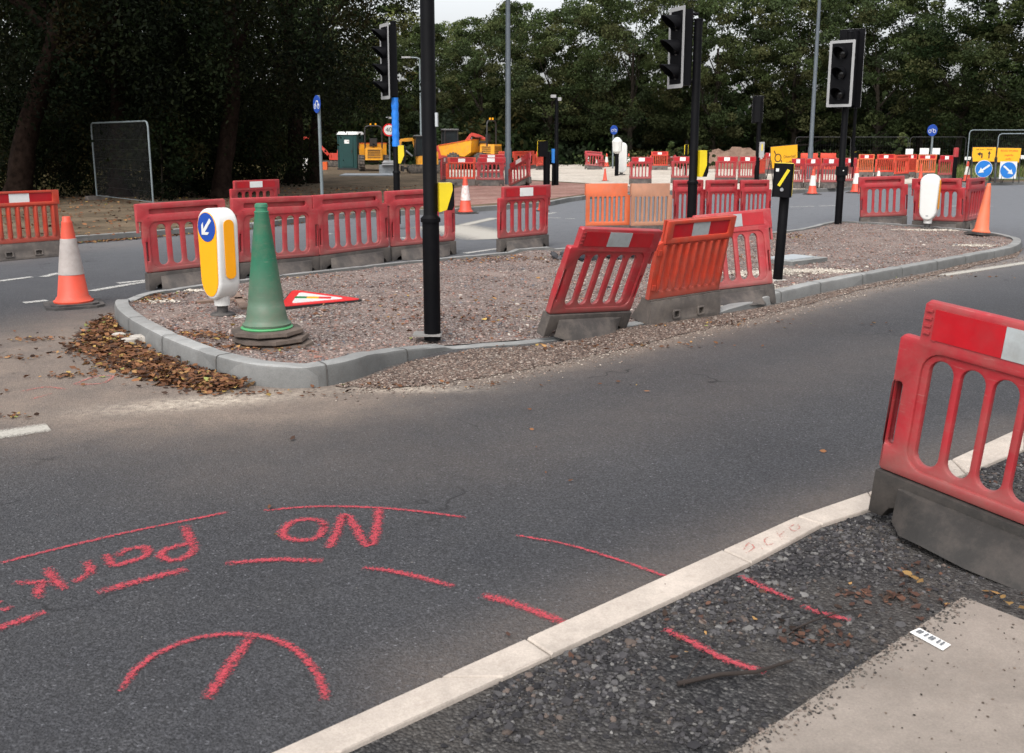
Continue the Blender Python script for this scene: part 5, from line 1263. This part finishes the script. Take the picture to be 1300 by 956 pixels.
def excavator(loc, yaw, label, body, s=1.0, boom=((-.5, .9), (-1.25, 1.95), (-2.0, 1.75), (-2.3, .8)), cab=True):
    t = thing('mini_excavator', label, 'excavator', loc, yaw); t.scale = (s, s, s)
    for y in (-.55, .55):
        m = MB(); m.plate(rrect(-.95, .95, .02, .46, .2, 6), [], y, .3, .03, 2)
        for k in range(14): m.box((-.9+.138*k, y, .012), (.05, .31, .03)); m.box((-.9+.138*k, y, .468), (.05, .31, .03))
        m.build('track', 'tyre', t, 35)
    m = MB(); m.box((.25, 0, .78), (1.25, 1.25, .5), None, .2); m.box((.55, 0, 1.12), (.65, 1.15, .3), None, .12); m.build('body', body, t, 40)
    if cab:
        m = MB()
        for x in (-.5, .35):
            for y in (-.52, .52 if False else .15): m.tube([(x, y, 1.0), (x*.9, y, 2.15)], .035, 6)
        m.box((-.08, -.18, 2.18), (.98, .80, .08), None, .05); m.build('cab_frame', 'signblack', t); m = MB(); m.box((-.08, -.18, 1.58), (.78, .64, 1.12), None, .04); m.build('cab_glass', 'glass', t)
        m = MB(); m.box((-.08, -.18, 2.235), (.9, .72, .03), None, .05); m.build('roof', 'bordergrey', t)
    m = MB(); pts_ = [(p[0], .3, p[1]) for p in boom]
    for a_, b_ in zip(pts_[:-1], pts_[1:]):
        A1, B1 = Vector(a_), Vector(b_); m.tube([A1, A1.lerp(B1, .5), B1], [.13, .15, .10], 4)
    m.build('boom', body, t)
    m = MB(); m.tube([(-.6, .3, 1.0), (-1.0, .3, 1.35)], .05, 8); m.tube([(-1.0, .3, 1.35), (-1.3, .3, 1.75)], .028, 8); m.build('ram', 'steel', t)
    e = boom[-1]; m = MB(); m.prism([(e[0]-.25, e[1]+.05), (e[0]+.15, e[1]+.05), (e[0]+.3, e[1]-.3), (e[0]+.0, e[1]-.5), (e[0]-.15, e[1]-.2)], .08, .52, 'y'); m.build('bucket', 'signblack', t)
    m = MB(); m.box((-1.25, 0, .28), (.08, 1.3, .32)); m.box((-1.0, .3, .3), (.5, .08, .1)); m.box((-1.0, -.3, .3), (.5, .08, .1)); m.build('blade', 'signblack', t)
    return t
b = AT(537, 0, 50); excavator((b.x, 50, .1), R(12), 'yellow mini excavator with raised boom behind the blue wrapped pole', 'machyellow', .82, ((-.2, .9), (-.55, 2.0), (-1.3, 1.95), (-1.55, 1.1)))
b = AT(571, 0, 60); excavator((b.x, 60, .1), R(200), 'red orange excavator behind the tall black pole and dumper', 'machred', 1.0)
b = AT(425, 0, 62); excavator((b.x, 62, .1), R(5), 'red excavator in the shade left of the portable toilet', 'machred', .8, ((-.5, .9), (-1.0, 1.5), (-1.9, 2.2), (-2.8, 2.1)), False)

# portable toilet
b = AT(446, 0, 56); t = thing('portable_toilet', 'dark green portable toilet with a white roof on the verge', 'portable toilet', (b.x, 56, .1), R(-12))
m = MB(); m.box((0, 0, 1.0), (1.12, 1.12, 1.8), None, .08)
for x in (-.53, -.18, .18, .53): m.box((x, -.565, 1.0), (.05, .03, 1.75))
m.build('cabin', 'darkgreen', t); m = MB(); m.box((.02, -.575, .98), (.66, .03, 1.62), None, .02); d_ = m.build('door', 'darkgreen', t)
m = MB(); m.box((.28, -.61, 1.0), (.05, .04, .16)); m.build('handle', 'signblack', d_)
m = MB(); m.box((.0, -.60, 1.52), (.28, .012, .2)); m.build('notice', 'reflwhite_hi', t)
m = MB(); m.box((0, 0, 1.98), (1.25, 1.25, .16), None, .12, (.86, .86)); m.build('roof', 'white', t, 30); m = MB(); m.box((0, 0, .05), (1.2, 1.2, .1), None, .03); m.build('skid', 'signblack', t)
# site odds and ends
def boxthing(name, px, Y, d, label, mat, cat, rz=0, ch=.02, z=.1, taper=(1, 1)):
    b = AT(px, 0, Y); m = MB(); m.box((0, 0, d[2]/2), d, None, ch, taper); m.box((0, 0, d[2]*.5), (d[0]*1.01, d[1]*1.01, d[2]*.12), None, ch)
    o_ = m.build(name, mat, smooth=30); o_.location = (b.x, Y, z); o_.rotation_euler.z = rz; return tag(o_, label, cat)
boxthing('white_crate', 391, 56, (.75, .6, .62), 'pale grey tank block near the foot of the dark trees', 'reflwhite_hi', 'tank', .4, .08)
boxthing('orange_crate', 407, 56, (.75, .5, .42), 'low orange crate beside the pale tank block', 'machorange', 'crate', .1)
boxthing('paving_pallet', 492, 50, (.8, .8, .4), 'grey stack of slabs right of the portable toilet', 'slabgrey', 'pallet', .2)
boxthing('cement_bag', 494, 49.6, (.7, .4, .2), 'pale bag lying on the grey stack of slabs', 'bordergrey', 'bag', .3, .1, .52, (.8, .7))
boxthing('steel_plate', 470, 47, (2.6, 2.2, .05), 'long grey steel plate lying on soil before the portable toilet', 'slabgrey', 'plate', .05)

# ------------------------------------------------------------------ trees
def crown_mesh(name, H0, H1, Rr, nclu, nleaf, ls, cols, seed, droop=0, squash=1.0, flatten=.6, csf=1.0):
    r_ = np.random.default_rng(seed); n = nclu
    th = r_.uniform(0, 2*np.pi, n); u = r_.uniform(0, 1, n); zz_ = H0+(H1-H0)*u
    prof = np.sin(np.pi*np.clip(u*.82+.14, 0, 1))**.6
    rad = Rr*prof*np.sqrt(r_.uniform(.12, 1, n))*(1+.18*np.sin(3*th+seed)+.12*np.sin(5*th+2*seed+u*6))
    C = np.stack([rad*np.cos(th), rad*np.sin(th)*squash, zz_], 1)
    cs = csf*Rr*r_.uniform(.10, .24, n)
    k = nleaf//n; N_ = n*k; ci = np.repeat(np.arange(n), k)
    off = r_.normal(size=(N_, 3)); off /= np.linalg.norm(off, axis=1)[:, None]; off *= (r_.uniform(.3, 1, N_)**.6)[:, None]*cs[ci][:, None]; off[:, 2] *= flatten
    P_ = C[ci]+off
    if droop: P_[:, 2] -= droop*np.abs(r_.normal(size=N_))*(.3+.7*(rad[ci]/Rr))
    # a leaf: pointed quad, random tilt
    a_ = r_.normal(size=(N_, 3)); a_[:, 2] -= .3; a_ /= np.linalg.norm(a_, axis=1)[:, None]
    nrm = r_.normal(size=(N_, 3)); nrm[:, 2] += .8; b_ = np.cross(nrm, a_); b_ /= np.linalg.norm(b_, axis=1)[:, None]
    s_ = (ls*r_.uniform(.6, 1.35, N_))[:, None]
    V = np.stack([P_-a_*s_*.6, P_+b_*s_*.3, P_+a_*s_*.6, P_-b_*s_*.3], 1)
    cb = .86*r_.uniform(.65, 1.3, n)[ci]*(.45+.95*u[ci]**.8); base = np.array(cols)[r_.integers(0, len(cols), n)][ci]  # crown's own shade painted in: leaf colour darker low down, lighter on top
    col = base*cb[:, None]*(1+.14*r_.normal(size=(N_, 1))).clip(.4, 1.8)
    o_ = soup(name, V, None, col.clip(0.002, 1), 'leaf'); me = o_.data; bpy.data.objects.remove(o_)
    return me, C
def trunk_mesh(H0, H1, r0, C, seed, lean=(0, 0), fork=False, nl=12):
    rr = random.Random(seed); m = MB(); top = H0+(H1-H0)*.55
    def ax(z): f = z/top; return Vector((lean[0]*f+.12*math.sin(z*.9+seed)*min(1, z/2), lean[1]*f+.1*math.cos(z*.7+seed)*min(1, z/2), z))
    zs_ = [0, .15, .4, .7, 1, 1.4, 1.8, 2.2, 2.6, 3.1, 3.6, 4.2, 4.9, top*.85, top]; zs_ = sorted(set(z for z in zs_ if z <= top))
    m.tube([ax(z) for z in zs_], [r0*(1.45 if z == 0 else 1.2 if z < .3 else 1.0-.75*(z/top)) for z in zs_], 12, True, .13)
    idx_ = rr.sample(range(len(C)), min(nl, len(C)))
    for i in idx_:
        c = Vector(C[i]); z0 = min(top*.95, max(H0*.9, c.z*.5)); a_ = ax(z0); mid__ = a_.lerp(c, .5)+Vector((rr.uniform(-.3, .3), rr.uniform(-.3, .3), -.25))
        q = r0*(1-.75*z0/top)*.55; m.tube([a_, mid__, c], [q, q*.6, q*.2], 6)
    return m.mesh('trunk', 'bark', 60)
BG = [(.042, .060, .022), (.054, .074, .026), (.068, .084, .032), (.046, .064, .028), (.078, .084, .034)]
BG2 = [(.085, .105, .030), (.11, .12, .04), (.06, .09, .028), (.09, .085, .03)]
DK = [(.014, .026, .009), (.020, .034, .011), (.026, .036, .012), (.018, .026, .013), (.040, .035, .012)]
VAR = []
for i, (H0, H1, Rr, nc, nl_, ls, cols) in enumerate([(1.2, 11, 3.9, 150, 32000, .16, BG), (.8, 10, 3.6, 140, 30000, .155, BG), (1.5, 12.5, 4.4, 170, 34000, .165, BG), (.6, 9, 3.3, 130, 28000, .155, BG2), (2.2, 14, 4.2, 130, 24000, .16, BG+DK[:2])]):
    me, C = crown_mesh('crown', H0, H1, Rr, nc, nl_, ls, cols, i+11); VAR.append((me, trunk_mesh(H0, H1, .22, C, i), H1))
def place_tree(v, x, y, rz, s, sz, label, group='trees of the wood behind the works', name='broadleaf_tree'):
    t = thing(name, label, 'tree', (x, y, .08), rz, group); t.scale = (s, s, sz)
    link('crown', VAR[v][0], t); link('trunk', VAR[v][1], t); return t
# (photo column, distance, variant, crown top row, width scale, label)
TL = [(500, 82, 3, 12, 1.0, 'pale yellowish green tree above the blue wrapped pole'), (545, 76, 1, 36, .8, 'low dark tree just left of the tall black pole'), (575, 84, 3, 34, .9, 'yellow green rounded tree right of the tall black pole'), (612, 72, 0, 26, .8, 'dark green tree standing behind the dumper'),
      (655, 78, 1, 10, .9, 'leafy green tree behind the grey lamp column'), (700, 70, 2, 18, .85, 'mid green tree left of the far detector pole top'), (748, 74, 0, -4, .95, 'broad green tree behind the far cycle sign'), (800, 68, 2, -40, .9, 'tall full tree behind the lone orange barrier'),
      (852, 76, 1, -60, 1.0, 'tall bright topped tree behind the centre signal head'), (905, 66, 0, -40, .9, 'dense tree right of the centre signal pole'), (955, 74, 4, -50, 1.0, 'open crowned tree above the distant back facing signal'), (1005, 66, 2, -30, .9, 'dark dense tree behind the roundabout sign'),
      (1060, 72, 1, -60, 1.0, 'leafy tree behind the right hand signal'), (1110, 64, 0, -30, .9, 'dense tree right of the right hand signal'), (1165, 68, 4, -50, .95, 'tree with sky gaps in its crown above the far blue disc post'), (1215, 60, 4, -60, .9, 'open brownish green tree left of the yellow signs'),
      (1265, 58, 4, -60, .9, 'open tree with a bare dark middle above the yellow signs'), (1320, 56, 2, -50, .9, 'dark tree at the right edge of the photo'), (450, 74, 1, 0, 1.0, 'dark tree behind the portable toilet'), (400, 72, 2, -40, 1.0, 'tall dark tree behind the red excavator'),
      (340, 66, 2, -40, 1.1, 'dark tree seen beyond the left trunks, right of them'), (230, 64, 0, -60, 1.1, 'dark tree in the gap between the two left trunks'), (120, 62, 2, -60, 1.1, 'dark tree beyond the mesh fence panel'), (20, 60, 1, -60, 1.1, 'dark tree beyond the leaning trunk at far left')]
for i, (px, Yy, v, ytop, s, lbl) in enumerate(TL):
    zt = AT(px, ytop, Yy).z; place_tree(v, AT(px, 0, Yy).x, Yy, i*2.39, s*1.12, zt/VAR[v][2], lbl)
# undergrowth as one mass, and a second dark line behind
def mass(name, x0, x1, y0, y1, h0, h1, n, ls, cols, seed, label):
    r_ = np.random.default_rng(seed); nc = 420; cx_ = r_.uniform(x0, x1, nc); cy_ = r_.uniform(y0, y1, nc); hh_ = r_.uniform(h0, h1, nc)
    ci = r_.integers(0, nc, n); o_ = r_.normal(size=(n, 3))*(1.2, .9, 0); u = r_.uniform(0, 1, n)
    P_ = np.stack([cx_[ci]+o_[:, 0]*(1.1-.6*u), cy_[ci]+o_[:, 1], hh_[ci]*u], 1)
    a_ = r_.normal(size=(n, 3)); a_ /= np.linalg.norm(a_, axis=1)[:, None]; b_ = np.cross(r_.normal(size=(n, 3)), a_); b_ /= np.linalg.norm(b_, axis=1)[:, None]; s_ = (ls*r_.uniform(.6, 1.4, n))[:, None]
    V = np.stack([P_-a_*s_*.6, P_+b_*s_*.35, P_+a_*s_*.6, P_-b_*s_*.35], 1)
    base = np.array(cols)[r_.integers(0, len(cols), nc)][ci]*r_.uniform(.5, 1.3, nc)[ci][:, None]
    tag(soup(name, V, None, (base*(1+.2*r_.normal(size=(n, 1)))).clip(.002, 1), 'leaf'), label, 'undergrowth', kind='stuff')
mass('undergrowth', -50, 52, 68, 78, 1.0, 3.6, 60000, .34, DK, 5, 'dark tangled undergrowth at the foot of the wood')
mass('distant_wood', -75, 75, 90, 100, 4, 7.5, 60000, .6, DK+BG[:1], 6, 'dark mass of distant wood seen between the trees')
mass('low_bushes', 5, 40, 62, 64, .3, 1.2, 12000, .16, BG, 8, 'low green weeds along the edge of the wood')
# small bushes told apart
for px, Yy, h, lbl in [(1142, 50, 1.9, 'round green bush behind the far right fence'), (855, 56, 1.5, 'small green sapling right of the lone orange barrier'), (893, 52, 1.3, 'leafy weed bush right of the centre black pole')]:
    me, C = crown_mesh('foliage', .1, h, h*.42, 24, 1600, .11, BG, int(px)); t = thing('bush', lbl, 'bush', (AT(px, 0, Yy).x, Yy, .1)); link('foliage', me, t)
    m = MB(); m.tube([(0, 0, 0), (.05, 0, h*.5)], .03, 6); m.build('stem', 'bark', t)
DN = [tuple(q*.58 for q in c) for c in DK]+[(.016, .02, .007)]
# near left trees
NT = [(20, 27, 3.0, 12.5, 5.0, .34, (2.4, 0), 'leaning forked tree at the far left edge'), (150, 29, 2.8, 12, 4.6, .26, (.2, 0), 'straight trunked dark tree just behind the mesh fence panel'), (280, 28.5, 2.9, 12.5, 4.6, .27, (.9, .2), 'dark tree with a slightly leaning trunk above the propped red barrier'),
      (372, 38, 2.6, 13, 5.0, .33, (.2, 0), 'dark tree with paired trunks left of the blue disc cycle sign'), (86, 36, 2.0, 12, 5.0, .25, (0, 0), 'shaded tree standing behind the leaning one'), (215, 37, 2.2, 12, 5.0, .22, (.3, 0), 'shaded slim tree between the two straight trunks')]
for i, (px, Yy, H0, H1, Rr, r0, ln, lbl) in enumerate(NT):
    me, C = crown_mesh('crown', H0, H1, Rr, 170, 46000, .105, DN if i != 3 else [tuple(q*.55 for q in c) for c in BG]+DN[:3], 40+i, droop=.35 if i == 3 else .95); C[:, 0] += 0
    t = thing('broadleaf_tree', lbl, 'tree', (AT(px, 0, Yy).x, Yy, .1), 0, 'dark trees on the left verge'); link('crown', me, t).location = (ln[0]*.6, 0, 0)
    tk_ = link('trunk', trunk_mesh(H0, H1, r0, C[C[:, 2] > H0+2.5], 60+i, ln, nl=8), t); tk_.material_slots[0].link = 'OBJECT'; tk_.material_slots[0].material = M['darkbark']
    if i == 0:
        m = MB(); m.tube([(0, 0, .6), (.55, .3, 2.2), (1.6, .5, 4.5), (2.4, .5, 7)], [.24, .18, .14, .08], 8); m.build('second_trunk', 'darkbark', t, 60)
    if i == 3:
        m = MB(); m.tube([(.7, .1, 0), (.9, .2, 2), (1.1, .3, 6)], [.28, .22, .15], 8); m.build('second_trunk', 'darkbark', t, 60)
# low hanging boughs / saplings under them
for px, Yy, h, w, lbl in [(118, 29.5, 2.4, 1.5, 'dark leafy sapling in front of the mesh panel trunk'), (205, 27.5, 2.2, 1.3, 'dark leafy growth right of the rounded fence corner'), (262, 29.5, 2.0, .9, 'low dark foliage left of the slightly leaning trunk'), (318, 31, 2.2, 1.2, 'dark foliage hanging right of the slightly leaning trunk'), (45, 29, 2.3, 1.3, 'dark foliage beside the leaning trunk'), (75, 33, 2.8, 1.9, 'dark leafy mass behind the left of the mesh panel'), (240, 33, 3.0, 1.9, 'dark leafy mass between the two middle trunks'), (350, 36, 2.6, 1.6, 'dark leafy mass left of the paired trunks'), (160, 34, 3.0, 2.0, 'dark leafy mass directly behind the right of the mesh panel')]:
    me, C = crown_mesh('foliage', .15, h, w, 40, 5000, .10, DN, int(px), csf=2.4, flatten=1.0); t = thing('sapling', lbl, 'sapling', (AT(px, 0, Yy).x, Yy, .1)); link('foliage', me, t)
    m = MB(); m.tube([(0, 0, 0), (.05, 0, h*.6), (.02, 0, h*.9)], [.03, .025, .01], 6); m.build('stem', 'bark', t)
# dry grass blades
n = 26000; P_ = scatter([(p.x, p.y) for p in [G(*q, .1) for q in [(-150, 252), (120, 247), (300, 240), (372, 226), (385, 212), (300, 207), (-150, 207)]]], n)
h = rng.uniform(.12, .32, n); a_ = rng.uniform(0, 6.28, n); w = .02+h*.03; V = np.zeros((n, 3, 3)); V[:, 0] = np.column_stack([P_[:, 0]-np.cos(a_)*w, P_[:, 1]-np.sin(a_)*w, np.full(n, .1)]); V[:, 1] = np.column_stack([P_[:, 0]+np.cos(a_)*w, P_[:, 1]+np.sin(a_)*w, np.full(n, .1)])
V[:, 2] = np.column_stack([P_[:, 0]+rng.normal(size=n)*.1, P_[:, 1]+rng.normal(size=n)*.1, .1+h])
tag(soup('dry_grass', V, None, pal(n, [(.15, .12, .055), (.10, .085, .04), (.06, .065, .025), (.20, .165, .09)]), 'leaf'), 'long dry yellowish grass under the left trees', 'grass', kind='stuff')
n = 9000; P_ = scatter([(p.x, p.y) for p in [G(*q, .1) for q in [(1195, 228), (1500, 226), (1500, 212), (1150, 208)]]], n)
h = rng.uniform(.1, .4, n); V = np.zeros((n, 3, 3)); a_ = rng.uniform(0, 6.28, n); w = .03; V[:, 0] = np.column_stack([P_[:, 0]-np.cos(a_)*w, P_[:, 1]-np.sin(a_)*w, np.full(n, .1)]); V[:, 1] = np.column_stack([P_[:, 0]+np.cos(a_)*w, P_[:, 1]+np.sin(a_)*w, np.full(n, .1)])
V[:, 2] = np.column_stack([P_[:, 0]+rng.normal(size=n)*.1, P_[:, 1]+rng.normal(size=n)*.1, .1+h])
tag(soup('green_grass_blades', V, None, pal(n, [(.08, .12, .03), (.14, .16, .05), (.2, .2, .08)]), 'leaf'), 'green grass behind the yellow signs', 'grass', kind='stuff')

# ------------------------------------------------------------------ light
w = bpy.data.worlds.new('World'); scn.world = w; w.use_nodes = True; n_ = w.node_tree; n_.nodes.clear()
sky = n_.nodes.new('ShaderNodeTexSky'); sky.sky_type = 'NISHITA'; sky.sun_disc = False; sky.sun_elevation = R(52); sky.sun_rotation = R(200); sky.air_density = 1.0; sky.dust_density = 5; sky.ozone_density = 1
hs = n_.nodes.new('ShaderNodeHueSaturation'); hs.inputs['Saturation'].default_value = .2; hs.inputs['Value'].default_value = 2.5
bg = n_.nodes.new('ShaderNodeBackground'); bg.inputs[1].default_value = .12; ow = n_.nodes.new('ShaderNodeOutputWorld')
n_.links.new(sky.outputs[0], hs.inputs['Color']); n_.links.new(hs.outputs[0], bg.inputs[0]); n_.links.new(bg.outputs[0], ow.inputs[0])
sd = bpy.data.lights.new('sun', 'SUN'); sd.energy = .45; sd.angle = R(18); sd.color = (1, .96, .9); so_ = bpy.data.objects.new('sun', sd); COL.objects.link(so_)
el, az = R(52), R(200)   # azimuth measured clockwise from +Y
dirv = Vector((math.sin(az)*math.cos(el), math.cos(az)*math.cos(el), math.sin(el))); so_.rotation_euler = dirv.to_track_quat('Z', 'Y').to_euler()
scn.view_settings.view_transform = 'Standard'; scn.view_settings.look = 'None'; scn.view_settings.exposure = 0; scn.view_settings.gamma = 1
